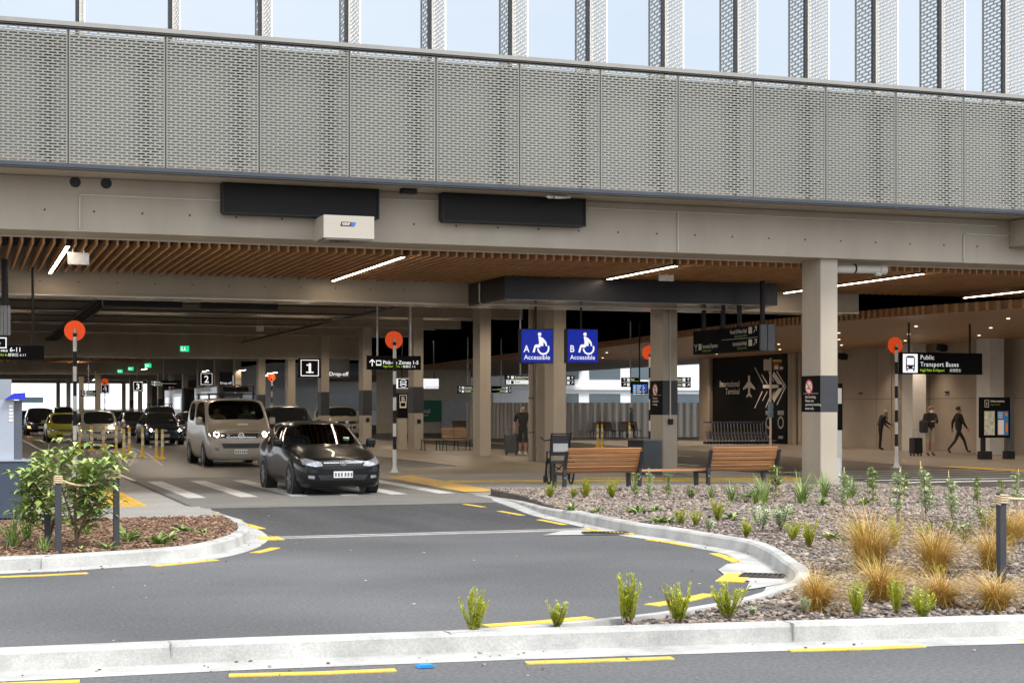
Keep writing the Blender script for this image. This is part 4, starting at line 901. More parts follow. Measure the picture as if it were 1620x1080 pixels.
    bpy.data.objects.remove(o); bpy.data.meshes.remove(me)
    bvh = BVHTree.FromPolygons(V, [p[0] for p in P])
    def sub(ms, nm, m, parent, side=0):
        mb = MB(); idx = {}
        for vs, mi in P:
            if mi in ms and (not side or V[vs[0]].x*side > 0):
                q = []
                for v in vs:
                    if v not in idx: idx[v] = len(mb.v); mb.v.append(tuple(V[v]))
                    q.append(idx[v])
                mb.f.append(q); mb.m.append(0); mb.sm.append(True)
        return mb.build(nm, m, parent, local=True)
    body = sub({0}, 'body', pnt, t); sub({1}, 'windscreen', gl, t); sub({2}, 'side_window', gl, t, 1); sub({2}, 'side_window', gl, t, -1); sub({3}, 'rear_window', glassd, t)
    if clear:
        q = MB(); q.cbox((0,roof-.28,belt-.06),(W*.8,.4,.14),bev=.04); q.cbox((0,(roof+rear)/2,zb+.2),(W*.86,rear-cy-.3,.06)); q.cbox((0,rear-.1,belt-.1),(W*.8,.06,.7)); q.build('dashboard', mat('interior_dark',(.02,.019,.018),.7,var=.1), t, local=True)
        for s_ in (-1,1):
            q = MB(); sz = belt-.42; q.cbox((s_*hw*.44,roof+.42,sz+.06),(.50,.5,.14),bev=.04); q.cbox((s_*hw*.44,roof+.70,sz+.42),(.48,.14,.62),rx=R(-12),bev=.05); q.cbox((s_*hw*.44,roof+.80,sz+.82),(.26,.10,.18),bev=.04); q.build('car_seat', mat('seat_fabric',(.035,.033,.03),.85,var=.15), t, local=True)
        q = MB(); c = Vector((-hw*.44,roof+.0,belt+.02)); q.tube([c+Vector((math.cos(i*.393)*.18,math.sin(i*.393)*.07,math.sin(i*.393)*.17)) for i in range(17)],.016,6); q.build('steering_wheel', MATS['interior_dark'], t, local=True)
    def fy(a, z):
        h = bvh.ray_cast(Vector((a,-2,z)), Vector((0,1,0)))
        return h[0].y if h[0] is not None else .35
    def patch(poly, off, nm, m, mirror=False, parent=None, dens=3):
        b = bmesh.new()
        for s_ in ((1,-1) if mirror else (1,)):
            vs = [b.verts.new((a*s_, 0, z)) for a, z in poly]; b.faces.new(vs if s_ < 0 else vs)
        bmesh.ops.triangulate(b, faces=b.faces[:]); bmesh.ops.subdivide_edges(b, edges=b.edges[:], cuts=dens, use_grid_fill=True)
        mb = MB(); b.verts.index_update(); mb.add([(v.co.x, fy(v.co.x, v.co.z)-off, v.co.z) for v in b.verts], [[q.index for q in f.verts] for f in b.faces], 0, True); b.free()
        return mb.build(nm, m, parent or t, local=True)
    nz = nose
    if style == 'van':
        hlp = [(hw*.50,nz*.84),(hw*.50,nz*.97),(hw*.84,nz*1.04),(hw*.93,nz*.96),(hw*.88,nz*.82)]; gp = [(-hw*.51,nz*.83),(-hw*.53,nz*.97),(hw*.53,nz*.97),(hw*.51,nz*.83)]
        lp = [(-hw*.52,nz*.54),(-hw*.58,nz*.68),(hw*.58,nz*.68),(hw*.52,nz*.54)]
    else:
        hlp = [(hw*.46,nz*.80),(hw*.50,nz*.90),(hw*.80,nz*1.0),(hw*.90,nz*.99),(hw*.88,nz*.84),(hw*.62,nz*.78)]; gp = [(-hw*.42,nz*.80),(-hw*.46,nz*.90),(hw*.46,nz*.90),(hw*.42,nz*.80)]
        lp = [(-hw*.50,nz*.42),(-hw*.58,nz*.56),(hw*.58,nz*.56),(hw*.50,nz*.42)]
    for s_ in (1,-1):
        hd = patch([(a*s_,z) for a,z in hlp], .008, 'headlight', lens)
        if lamp_on:
            c = (hw*.72*s_, nz*.94 if style == 'van' else nz*.90)
            rr = .075 if style == 'van' else .055
            patch([(c[0]+math.cos(i*.785)*rr, c[1]+math.sin(i*.785)*rr) for i in range(8)], .016, 'lit_lamp', lamp_on, parent=hd, dens=0)
    patch(gp, .008, 'grille', grillem)
    for i in range(3):
        z = gp[0][1]+(gp[1][1]-gp[0][1])*(i+.5)/3; 
        if style == 'van' or i == 2: patch([(-hw*.44,z-.007),(-hw*.44,z+.007),(hw*.44,z+.007),(hw*.44,z-.007)], .018, 'grille_bar', chrome)
    if lowgrille: patch(lp, .008, 'lower_intake', grillem)
    pz = nz*.44 if style == 'van' else nz*.57
    patch([(-.19,pz-.062),(-.19,pz+.062),(.19,pz+.062),(.19,pz-.062)], .022, 'number_plate', platem, dens=1)
    pm_ = MB()
    for i in range(6): a = -.15+i*.06; yq = fy(a, pz)-.026; pm_.box(a-.018+(.012 if i > 2 else 0), a+.018+(.012 if i > 2 else 0), yq-.002, yq, pz-.038, pz+.038)
    pm_.build('plate_lettering', platet, t, local=True)
    patch([(-hw*.74,nz*1.02),(-hw*.74,nz*1.032),(0,nz*1.052),(hw*.74,nz*1.032),(hw*.74,nz*1.02),(0,nz*1.038)], .006, 'bonnet_gap', grillem)
    def spatch(poly, nm, m, s_, off=.006):
        b = bmesh.new(); b.faces.new([b.verts.new((0,y,z)) for y, z in poly]); bmesh.ops.triangulate(b, faces=b.faces[:]); bmesh.ops.subdivide_edges(b, edges=b.edges[:], cuts=2, use_grid_fill=True); q = MB(); b.verts.index_update(); vs = []
        for v in b.verts:
            h = bvh.ray_cast(Vector((s_*3,v.co.y,v.co.z)), Vector((-s_,0,0))); vs.append(((h[0].x if h[0] is not None else s_*hw)+s_*off, v.co.y, v.co.z))
        q.add(vs, [[k.index for k in f.verts] for f in b.faces], 0, True); b.free(); q.build(nm, m, t, local=True)
    for s_ in (1,-1):
        for yy in (fa+wr+.12, (roof+rear)/2-.05, ra-wr-.06): spatch([(yy,zb+.12),(yy+.012,zb+.12),(yy+.012,belt-.02),(yy,belt-.02)], 'door_gap', grillem, s_)
        for yy in ((roof+rear)/2-.28, ra-wr-.28): spatch([(yy,belt-.14),(yy+.17,belt-.14),(yy+.17,belt-.11),(yy,belt-.11)], 'door_handle', pnt, s_, .02)
    for s_ in (1,-1): patch([(s_*hw*.64,nz*.46),(s_*hw*.64,nz*.54),(s_*hw*.78,nz*.55),(s_*hw*.78,nz*.47)], .008, 'fog_lamp', lens)
    bz_ = (gp[0][1]+gp[1][1])/2; by = fy(0,bz_)-.03
    em_ = MB()
    if style == 'van':
        em_.disc((0,by,bz_),(1,0,0),UP,.088,24,0,r2=.072)
        for p, q in (((-.045,.058),(0,-.01)),((.045,.058),(0,-.01)),((-.07,.02),(-.035,-.06)),((-.035,-.06),(0,.0)),((0,.0),(.035,-.06)),((.035,-.06),(.07,.02))):
            a = Vector((p[0],by,bz_+p[1])); b = Vector((q[0],by,bz_+q[1])); d = (b-a).normalized(); nn = Vector((-d.z,0,d.x))*.008; em_.add([a+nn,b+nn,b-nn,a-nn],[(0,1,2,3)])
    else:
        em_.disc((0,by,bz_+.02),(1,0,0),(0,0,.68),.075,24,0,r2=.058); em_.disc((0,by,bz_+.02),(.45,0,0),(0,0,.62),.07,20,0,r2=.05)
    em_.build('badge', chrome, t, local=True)
    for s_ in (1,-1):
        m_ = MB(); m_.cbox((s_*(hw+.10), cy+.32, belt+.10),(.20,.11,.15 if style != 'van' else .22),bev=.04); m_.cbox((s_*(hw-.08), cy+.33, belt+.03),(.30,.05,.05)); m_.build('mirror', pnt, t, local=True)
    tm, rm = wheel_mesh(wr, .2)
    w0 = None
    for yy in (fa, ra):
        for s_ in (1,-1): MB().cyl((s_*(hw-.25),yy,wr+.02),(s_*(hw+.003),yy,wr+.02), wr+.055, n=28).build('wheel_arch', grillem, t, local=True)
        for s_ in (-1,1):
            if w0 is None:
                w0 = tm.build('wheel', tyrem, t, local=True); rm.build('rim', [rimm, grillem], w0, local=True); q = w0
            else: q = dup(w0)
            q.location = (s_*(hw+.012), yy, wr); q.rotation_euler = (0,0,0 if s_ < 0 else math.pi)
    if rack:
        m_ = MB()
        for yy in (roof+.5, rear-.6):
            m_.cbox((0,yy,H+.12),(W*.74,.05,.035)); 
            for s_ in (1,-1): m_.cbox((s_*W*.34,yy,H+.04),(.05,.06,.16))
        m_.build('roof_rack', black, t, local=True)
    if style == 'van' :
        m_ = MB(); yy = fy(-.05,nz*1.22)-.015; 
        t['van'] = 1; del t['van']
        patch([(-.24,nz*1.205),(-.24,nz*1.245),(-.06,nz*1.245),(-.06,nz*1.205)], .012, 'bonnet_label', mat('label_yellow',(.35,.27,.04),.5,var=.2,scale=30), dens=1); patch([(-.04,nz*1.205),(-.04,nz*1.245),(.27,nz*1.245),(.27,nz*1.205)], .012, 'bonnet_label', mat('label_white',(.6,.56,.48),.5,var=0), dens=1)
    wl = MB()                               # windscreen paper, inside-edge details
    h1 = bvh.ray_cast(Vector((hw*.5,-2,(hood+H)/2-.12)), Vector((0,1,0)))
    if h1[0] is not None:
        p = h1[0]; wl.add([p+Vector((-.06,-.012,-.04)),p+Vector((.06,-.012,-.04)),p+Vector((.06,.03,.03)),p+Vector((-.06,.03,.03))],[(0,1,2,3)]); wl.build('windscreen_label', mat('screen_label',(.45,.6,.45),.5,var=0), t, local=True)
    t.rotation_euler = (0,0,rz); return t
p_black = paint('black', (.003,.0033,.004)); p_silver = paint('silver', (.30,.265,.22), .2); p_navy = paint('navy', (.010,.013,.022))
p_dark = paint('dark', (.016,.015,.014)); p_lime = paint('lime', (.27,.26,.006)); p_champ = paint('champagne', (.32,.285,.24), .2); p_grey = paint('grey', (.05,.05,.05))
def at(px_, Y): r = (px_-810)/F; return Y*(S_+r*C_)/(C_-r*S_)
make_car('station_wagon','shiny black estate car crossing the zebra crossing at the head of the lane','car',7.0,30.1,p_black,4.42,1.74,1.445,.96,(1.22,.94),2.05,.91,.73,3.75,zb=.16,rz=R(1),clear=True,style='wagon',fa=.90,ra=3.5)
make_car('passenger_van','silver beige van with roof rack and lit headlights behind the black estate','van',7.62,45.7,p_silver,4.9,1.94,2.0,1.34,(.66,1.3),1.30,1.22,1.0,4.55,zb=.19,wr=.34,nw=.86,lamp_on=hl_warm,clear=True,style='van',rack=True,fa=.92,ra=3.9)
make_car('off_road_vehicle','tall dark four-wheel drive right of the silver van','car',at(474,56),56,p_dark,4.6,1.88,1.78,1.10,(1.35,1.05),2.0,1.08,.90,4.1,zb=.28,wr=.37,style='wagon')
make_car('station_wagon','navy estate car with bright white headlights left of the van','car',at(262,73),73,p_navy,4.75,1.78,1.50,.95,(1.3,.95),2.1,.93,.76,4.1,lamp_on=hl_white,style='wagon')
make_car('off_road_vehicle','dark tall off-road car behind the navy estate','car',at(262,92),92,p_dark,4.6,1.86,1.80,1.1,(1.35,1.05),2.0,1.08,.92,4.1,zb=.28,wr=.37,style='wagon',rack=True)
make_car('hatchback','dark hatchback between the navy estate and the silver van','car',at(313,84),84,p_grey,4.2,1.74,1.50,.98,(1.2,.95),1.95,.95,.78,3.6,style='wagon')
make_car('people_carrier','silver beige people carrier behind the yellow bollards','car',at(161,68),68,p_champ,4.8,1.82,1.60,1.0,(1.15,.98),2.05,.98,.78,4.2,style='wagon')
make_car('electric_car','lime yellow saloon between the silver people carrier and the dark crossover','car',at(106,80),80,p_lime,4.6,1.85,1.45,.88,(1.15,.9),2.2,.92,.70,3.3,style='sedan')
cx5 = make_car('crossover','dark crossover with an amber indicator at the left of the queue','car',at(66,100),100,p_black,4.5,1.84,1.68,1.05,(1.3,1.0),2.0,1.02,.88,4.0,zb=.24,wr=.36,style='wagon')
MB().cyl((-.74,-.02,.52),(-.74,.12,.52),.06,n=14).build('indicator', hl_amber, cx5, local=True)
make_car('saloon_car','dark saloon half hidden behind the navy estate on its left','car',at(226,84),86,p_dark,4.5,1.76,1.5,.95,(1.25,.95),2.1,.95,.78,3.3)
make_car('saloon_car','dark car with a pale bonnet edge between the people carrier and the saloon','car',at(199,98),98,p_grey,4.5,1.76,1.52,.95,(1.25,.95),2.1,.95,.78,3.3)
make_car('taxi','distant dark car under the yellow plants at the bright hall end','car',at(62,150),150,p_dark,4.6,1.8,1.55,.95,(1.25,.95),2.1,.95,.78,3.3)
make_car('saloon_car','distant dark car right of the last one at the bright hall end','car',at(79,140),140,p_grey,4.6,1.8,1.5,.95,(1.25,.95),2.1,.95,.78,3.3)
make_car('off_road_vehicle','distant dark tall car behind the lime yellow saloon','car',at(103,135),135,p_dark,4.6,1.86,1.78,1.1,(1.35,1.05),2.0,1.08,.92,4.1,zb=.28,wr=.37,style='wagon')
make_car('saloon_car','dark car cut off by the pay station at the left of the queue','car',at(40,112),112,p_dark,4.5,1.78,1.5,.95,(1.25,.95),2.1,.95,.78,3.3,lamp_on=hl_amber)
make_car('saloon_car','dark car with lit headlights far behind the people carrier','car',at(180,120),120,p_grey,4.5,1.78,1.5,.95,(1.25,.95),2.1,.95,.78,3.3,lamp_on=hl_white)
make_car('minibus','pale beige minibus behind the left luggage trolleys','van',at(549,86),86,paint('cream',(.40,.34,.26),.2),4.9,1.9,1.78,1.2,(.9,1.16),1.5,1.1,.98,4.4,zb=.24,wr=.34,style='van',grp='parked vehicles beyond the columns')

def coach(label, x, y, m, no):
    t = thing('bus', label, 'bus', (x, y, 0), 'buses waiting beyond the columns')
    MB().cbox((0,5.5,1.75),(2.5,11,2.9),bev=.12).build('body', m, t, local=True); MB().cbox((0,-.004,1.95),(2.2,.03,1.5),bev=.01).build('windscreen', glassd, t, local=True)
    MB().cbox((0,-.01,2.93),(1.7,.03,.3)).build('destination_panel', blacksign, t, local=True); q = MB(); no and q.text(no, (0,-.03,2.84), (1,0,0), UP, .26, 0, 'CENTER', .01); no and q.build('route_number', textw, t, local=True)
    MB().cbox((-1.252,5.5,2.05),(.02,9.8,.95)).build('side_windows', glassd, t, local=True)
    for s_ in (-.9,.9): MB().cyl((s_,-.02,.75),(s_,.03,.75),.12,n=14).build('headlight', lens, t, local=True)
    tm, rm = wheel_mesh(.48,.28)
    for yy in (2.2,8.4):
        for s_ in (-1,1):
            wv = tm.build('wheel', tyrem, t, local=True); wv.location = (s_*1.26,yy,.48); wv.rotation_euler = (0,0,0 if s_ < 0 else math.pi)
coach('dark bus numbered 38 seen between the far columns', at(293,122)+1.0, 122, p_dark, '38')
coach('dark grey bus waiting behind the columns near the zone 2 sign', at(352,104)+1.2, 106, p_grey, '')
# ================================================================== street furniture
# slatted bench with two backrests joined by a backless seat
bt = thing('park_bench', 'long timber bench with two slatted backrests joined by a backless middle seat', 'bench', (13.5, 29.2, 0))
XB0, XB1, XB2, XB3 = 11.2, 12.80, 14.32, 15.86; yb = 29.0
prof = [(.10,.455,.09),(.05,.52,.10),(.01,.60,.075),(-.03,.685,.075),(-.065,.765,.075),(-.10,.865,.115)]
for a, b in ((XB0, XB1), (XB2, XB3)):
    m_ = MB()
    for i, (dy, z, h) in enumerate(prof): m_.cbox(((a+b)/2, yb+dy, z), (b-a-.04, .035, h-.008), rx=R([50,38,24,22,22,20][i]), bev=.006)
    m_.build('backrest', woodb, bt)
m_ = MB()
for i in range(4):
    for a, b in ((XB0,XB1),(XB1+.02,XB2-.02),(XB2,XB3)): m_.cbox(((a+b)/2, yb+.2+i*.115, .44), (b-a-.04, .095, .035), bev=.006)
m_.build('seat', woodb, bt)
ironm = mat('bench_iron',(.03,.034,.04),.45,metal=.4,var=.1)
for x in (XB0-.01, XB1, XB2, XB3+.01):
    m_ = MB(); m_.prism([(yb-.02,0),(yb+.06,0),(yb+.07,.42),(yb+.02,.55),(yb-.10,.86),(yb-.145,.85),(yb-.03,.5)], lambda a,b,t_: (x+t_,a,b), -.03, .03)
    m_.cbox((x, yb+.33, .40), (.06,.62,.05)); m_.prism([(yb+.52,0),(yb+.60,0),(yb+.64,.42),(yb+.54,.42)], lambda a,b,t_: (x+t_,a,b), -.035, .035)
    if x in (XB0-.01, XB3+.01): m_.prism([(yb+.0,.60),(yb+.62,.60),(yb+.66,.64),(yb+.0,.65)], lambda a,b,t_: (x+t_,a,b), -.03, .03); m_.cbox((x,yb+.6,.52),(.05,.05,.22))
    for z in (.12,.33): m_.cyl((x,yb-.035,z),(x,yb-.02,z),.014,n=8,m=1)
    m_.build('frame', [ironm, steel], bt)
# litter cabinet
lc = thing('litter_cabinet', 'dark metal litter cabinet with timber side and slot opening, behind the long bench', 'litter bin', (16.45, 36.6, 0))
MB().box(16.24, 16.74, 36.55, 36.60, .02, .90).build('front_panel', mat('cab_steel',(.04,.045,.05),.35,metal=.5,var=.2,scale=3), lc)
MB().box(16.26, 16.72, 36.602, 37.7, .05, .70).build('timber_side', mat('cab_wood',(.20,.095,.03),.5,var=.2,scale=2,stretch=(1,8,1)), lc)
MB().box(16.30, 16.70, 36.602, 37.7, .702, .87).build('opening', darkm, lc)
MB().box(16.22, 16.76, 36.53, 37.74, .872, .91).build('lid', mat('cab_lid',(.10,.105,.11),.3,metal=.6,var=.1), lc)
# folding wheelchair
wc = thing('wheelchair', 'black folding wheelchair with a pale back pocket, behind the left bench end', 'wheelchair', (12.62, 33.0, 0), rz=R(-8))
m_ = MB()
for s in (-.22,.22):
    m_.tube([(s,-.02,.12),(s,0,.55),(s,-.04,.95),(s,-.12,1.12),(s,-.2,1.14)],.016,8); m_.tube([(s,0,.52),(s,.42,.50),(s,.52,.2),(s,.6,.12)],.014,8); m_.tube([(s,0,.72),(s,.34,.72),(s,.38,.5)],.016,8)
m_.tube([(-.22,-.06,1.13),(.22,-.06,1.13)],.014,8); m_.tube([(-.2,.0,.2),(.2,.3,.48)],.012,6); m_.tube([(.2,.0,.2),(-.2,.3,.48)],.012,6); m_.tube([(-.22,-.1,1.0),(-.4,-.2,.98),(-.5,-.26,1.06)],.014,6)
m_.build('frame', black, wc, local=True)
MB().cbox((0,-.02,.87),(.42,.03,.46),bev=.01,rx=R(4)).build('backrest', mat('chair_vinyl',(.012,.012,.013),.55,var=.1), wc, local=True)
MB().cbox((.0,-.05,.82),(.34,.03,.19),bev=.01).build('pocket', mat('pocket_grey',(.42,.42,.40),.6,var=.1), wc, local=True)
MB().cbox((0,.22,.50),(.42,.42,.04),bev=.01).build('seat', MATS['chair_vinyl'], wc, local=True)
for s in (-.25,.25):
    m_ = MB(); c = Vector((s,.0,.30)); m_.tube([c+Vector((0,math.cos(i*.2618)*.28,math.sin(i*.2618)*.28)) for i in range(25)],.02,6)
    for i in range(6): m_.cyl(c,c+Vector((0,math.cos(i*1.047)*.27,math.sin(i*1.047)*.27)),.005,n=5)
    m_.build('wheel', tyrem, wc, local=True)
    m_ = MB(); m_.cyl((s*.9-.02,.55,.09),(s*.9+.02,.55,.09),.09,n=14); m_.build('caster', tyrem, wc, local=True)
# slat benches further in
def slat_bench(x, y, w1, w2, label, rz=0.):
    t = thing('slat_bench', label, 'bench', (x, y, 0), 'curved slat benches on the islands', rz)
    m_ = MB()
    for i in range(5): m_.cbox((w1/2-.0, -.45+i*.1, .44),(w1,.08,.03))
    m_.build('seat', woodd, t, local=True)
    m_ = MB()
    for k in range(2):
        for i, (dy,z,a) in enumerate(((-.02,.46,20),(.06,.54,55),(.10,.63,70),(.14,.72,72),(.18,.81,74),(.21,.88,76))): m_.cbox((w1-w2+w2*(k+.5)/2, dy, z),(w2/2-.03,.02,.075),rx=R(a-90))
    m_.build('backrest', woodd, t, local=True)
    for xx in (.06, (w1-w2)*.75, w1-w2+.05, w1-w2/2, w1-.04):
        q = MB(); q.tube([(xx,-.46,0),(xx,-.42,.42)],.018,6); q.tube([(xx,.1,0),(xx,.0,.42)],.018,6); q.cbox((xx,-.22,.415),(.03,.5,.025))
        if xx > w1-w2: q.tube([(xx,.0,.42),(xx,.12,.62),(xx,.22,.9)],.016,6)
        q.build('leg', ironm, t, local=True)
x, y = G(666,713); slat_bench(x, y+.1, 1.95, 1.05, 'curved timber slat bench between two columns, left of the man with the suitcase')
for px_, by, lb_, w_ in ((724,690,'left part of the far benches, beside the plain column',1.6),(735,690,'far slat bench just right of the plain column',1.5),(933,693,'far slat bench with high back left of the yellow bollard pair',1.35),(968,693,'far slat bench behind the blurred walker in grey',1.6)):
    if px_ == 724: px_ = 700
    x, y = G(px_, by); slat_bench(x, y, w_, w_*.6, lb_)
# flexible bollards
bp = None
def bollard(px_, by, label, h=1.0):
    global bp
    x, y = G(px_, by)
    if bp is None:
        bp = thing('bollard', label, 'bollard', (x, y, 0), 'yellow flexible lane bollards')
        m_ = MB(); m_.cyl((0,0,.03),(0,0,1.0),.048,.044,n=14); m_.build('post', yellow, bp, local=True)
        m_ = MB(); m_.cyl((0,0,0),(0,0,.03),.16,n=16); m_.cyl((0,0,.03),(0,0,.10),.11,.06,n=14); m_.build('foot', yellow, bp, local=True)
        for z in (.42,.68): MB().cyl((0,0,z),(0,0,z+.15),.0505,n=14).build('white_sleeve', white, bp, local=True)
        return bp
    return dup(bp, loc=(x,y,0), label=label)
for p, b, l in ((145,713,'leftmost yellow bollard in front of the silver people carrier'),(164,713.5,'yellow bollard before the grille of the people carrier'),(184,717,'yellow bollard below the right headlight of the people carrier'),(196,726.5,'nearest yellow bollard of the first cluster, standing lower than its neighbours'),(204.5,719.5,'yellow bollard just right of the nearest one in the first cluster'),
    (225.7,723,'lone yellow bollard below the left headlight of the navy estate'),(247.5,725,'left bollard of the close pair before the navy estate'),(257,726.5,'right bollard of the close pair before the navy estate'),(126,714,'yellow bollard hidden behind the leftmost striped pole'),
    (945.5,707.5,'left bollard of the pair behind the left bench'),(952.5,707.5,'right bollard of the pair behind the left bench'),(996,701,'yellow bollard by the blurred walker behind the litter cabinet')): bollard(p, b, l)
# luggage trolleys
def trolley(label, grp, x, y, rz):
    t = thing('luggage_trolley', label, 'trolley', (x, y, 0), grp, rz)
    m_ = MB()
    for s in (-.26,.26): m_.tube([(0,s,.98),(.03,s,.6),(.10,s,.22),(.14,s,.14)],.016,6,0); m_.tube([(.14,s,.14),(.5,s*.9,.16),(.95,s*.5,.15)],.016,6,0); m_.tube([(.1,s,.25),(-.02,s,.1)],.014,6,0)
    m_.tube([(.95,-.13,.15),(.95,.13,.15)],.016,6,0)
    for z in (.35,.5): m_.tube([(.07,-.26,z),(.07,.26,z)],.008,5)
    m_.build('frame', galv, t, local=True)
    m_ = MB(); m_.tube([(-.06,-.27,1.0),(-.02,-.27,1.03),(-.02,.27,1.03),(-.06,.27,1.0)],.028,8); m_.build('handle', mat('handle_blue',(.012,.018,.09),.45,var=0), t, local=True)
    m_ = MB(); m_.cbox((.10,0,.42),(.02,.46,.36),ry=R(-8)); m_.build('advert_board', mat('board_purple',(.035,.02,.08),.4,var=.2,scale=5), t, local=True)
    m_ = MB()
    for s in (-.26,.26): m_.cyl((.0,s-.02,.07),(.0,s+.02,.07),.07,n=12)
    m_.cyl((.9,-.02,.06),(.9,.02,.06),.06,n=12); m_.build('wheel', tyrem, t, local=True); return t
y0_ = 66.5; xs_ = PY(1117,690,y0_)[0]
t0 = trolley('luggage trolley with blue handle in the nested row before the black terminal panel', 'luggage trolleys nested before the black panel', xs_, y0_, R(-12))
for i in range(1, 17): dup(t0, loc=(xs_+i*.155, y0_-i*.03, 0))
lastt = dup(t0, loc=(xs_+17*.155+.12, y0_-.5, 0), label='end luggage trolley of the nested row, with its pink advert board showing')
m_ = MB(); m_.cbox((.125,0,.45),(.005,.36,.22),ry=R(-8)); m_.build('advert', mat('advert_pink',(.30,.12,.16),.5,var=.4,scale=9), lastt, local=True)
xs_ = PY(519,660,66)[0]
for i in range(9): dup(t0, loc=(xs_+i*.13, 66, 0), label='luggage trolley with blue handle in the nested row left of the banded column', group='luggage trolleys nested by the column', rz=R(-12))
# bus stop pole
x, y = G(1219, 715); sp = thing('stop_pole', 'slim bus stop pole with a flag and a timetable case, before the black terminal panel', 'bus stop', (x, y, 0))
zt = PY(1219,566,y)[1]; m_ = MB(); m_.cyl((x,y,0),(x,y,zt),.045,n=12); m_.cyl((x,y,0),(x,y,.03),.16,n=14); m_.build('pole', mat('pole_cream',(.55,.47,.38),.4,var=.05), sp)
a, b = PY(1208.5,568,y); c, d = PY(1220,586,y); MB().box(a, c-.05, y-.02, y+.02, d, b).build('side_flag', mat('flag_cream',(.55,.48,.42),.5,var=0), sp)
a2, _ = PY(1236,568,y); MB().box(c+.06, a2, y-.02, y+.02, d-.02, b-.01).build('flag', mat('flag_grey',(.05,.055,.065),.4,var=0), sp)
g = MB(); g.box(c+.06,a2,y-.024,y-.021,b-.1,b-.01,0); g.box(c+.12,c+.3,y-.024,y-.021,b-.27,b-.17,1); g.box(c+.12,c+.3,y-.024,y-.021,d+.05,d+.18,2); g.box(c+.36,c+.5,y-.024,y-.021,d+.05,d+.15,2); g.build('flag_marks', [yellow_road, mat('flag_orange',(.7,.22,.02),.5,var=0), textp], sp)
zc = PY(1219,660,y)[1]; zd_ = PY(1219,636,y)[1]; m_ = MB(); m_.cyl((x,y-.01,zc),(x,y-.01,zd_),.11,n=14); m_.build('timetable_case', mat('case_blue',(.12,.18,.24),.15,var=.4,scale=7), sp)
# information kiosk
Y = 43.8; ki = thing('information_kiosk', 'black information board on two legs with a map and a blue poster', 'information board', (PY(1575,700,Y)[0], Y, 0))
x0, z1 = PY(1553,628,Y); x1, z0 = PY(1598,692,Y); xe = PY(1604,692,Y)[0]
MB().box(x0, x1, Y, Y+.16, z0, z1).build('board', blacksign, ki); MB().box(x1+.002, xe, Y-.01, Y+.2, .3, z1).build('side_post', mat('kiosk_grey',(.07,.075,.08),.4,var=.05), ki)
for a, b in ((1552,1569),(1592,1605)): MB().box(PY(a,700,Y)[0], PY(b,700,Y)[0], Y-.02, Y+.2, 0, .28).build('foot', black, ki)
MB().box(PY(1555,700,Y)[0], PY(1560,700,Y)[0], Y+.02, Y+.14, .281, z0).build('leg', black, ki)
def quad(nm, a, b, m, off=.006): p, q = PY(a[0],a[1],Y); r_, s = PY(b[0],b[1],Y); return MB().box(p, r_, Y-off, Y-off+.004, s, q).build(nm, m, ki), p, q, r_, s
quad('map_poster', (1557,650), (1573.5,688), mat('map_paper',(.50,.52,.42),.5,var=.5,scale=7,fine=.3))
_, p, q, r_, s = quad('blue_poster', (1578,650), (1595,688), mat('poster_blue',(.03,.20,.50),.4,var=.1))
g = MB(); g.box(p+.02,p+.24,Y-.012,Y-.008,s+.02,s+.5,0); g.disc((r_-.08,Y-.012,q-.1),(1,0,0),UP,.06,16,1); g.box(r_-.1,r_-.02,Y-.012,Y-.008,s+.1,s+.4,1)
for i in range(3): g.box(p+.02,p+.2,Y-.012,Y-.008,q-.08-.07*i,q-.05-.07*i,0)
g.build('poster_print', [textp, MATS['flag_orange']], ki)
g = MB(); cx_, cz_ = PY(1561,638,Y); rrect(g,cx_,Y-.006,cz_,.16,.24,.012); g.text('i',(cx_,Y-.006,cz_-.07),(1,0,0),UP,.2,0,'CENTER',.01); tx,tz = PY(1567,636,Y); g.text('Information',(tx,Y-.006,tz),(1,0,0),UP,.115,0,'LEFT',.005); g.text('Nga Korero',(tx,Y-.006,tz-.1),(1,0,0),UP,.075,1); g.build('lettering',[textp, mat('dim_lime',(.2,.3,.03),.5,var=0)], ki)
# bus sign pillar behind the front column
x0, z1 = PY(1326,606,36); x1, z0 = PY(1333,742,36)
tp_ = thing('stop_totem', 'slim black bus stop totem half hidden behind the front column', 'totem', (x0, 36, 0)); zz = PY(1330,680,36)[1]; MB().box(x0-.3, x1, 36, 36.25, zz, z1).build('sign_body', blacksign, tp_); MB().box(x0-.28, x1-.01, 36.02, 36.23, 0, zz-.002).build('base', white, tp_)
g = MB(); zq = PY(1330,620,36)[1]; g.box(x1-.18,x1-.03,35.994,35.998,zq-.3,zq+.1); g.build('lettering', textp, tp_)
# pay station at the left edge
ps = thing('pay_station', 'grey pay station with blue hood on a navy plinth at the left edge', 'pay station', (.3, 23.5, .13))
navy = mat('navy_panel',(.035,.05,.075),.45,var=.08); lgrey = mat('machine_grey',(.33,.36,.41),.4,metal=.2,var=.05); dgrey = mat('machine_dark',(.075,.085,.105),.4,var=.05)
xr, zr = PY(50,727,23.4); MB().box(-1.6, xr, 23.4, 24.2, .16, zr-.02).build('plinth', navy, ps); MB().box(-1.6, xr-.04, 23.45, 24.1, .131, .158).build('plinth_foot', darkm, ps); MB().box(-1.6, xr+.01, 23.38, 24.22, zr-.018, zr+.0).build('plinth_cap', lgrey, ps)
xm, zt = PY(22,632,23.6); xk, _ = PY(35,632,23.6); MB().box(-1.2, xm, 23.6, 24.0, zr+.002, zt).build('housing', lgrey, ps); MB().box(xm+.002, xk, 23.62, 24.0, zr+.002, zt-.01).build('housing_edge', dgrey, ps)
xh, zh = PY(40,622,23.6); xq, _ = PY(8,632,23.6); xw, _ = PY(22,624,23.6)
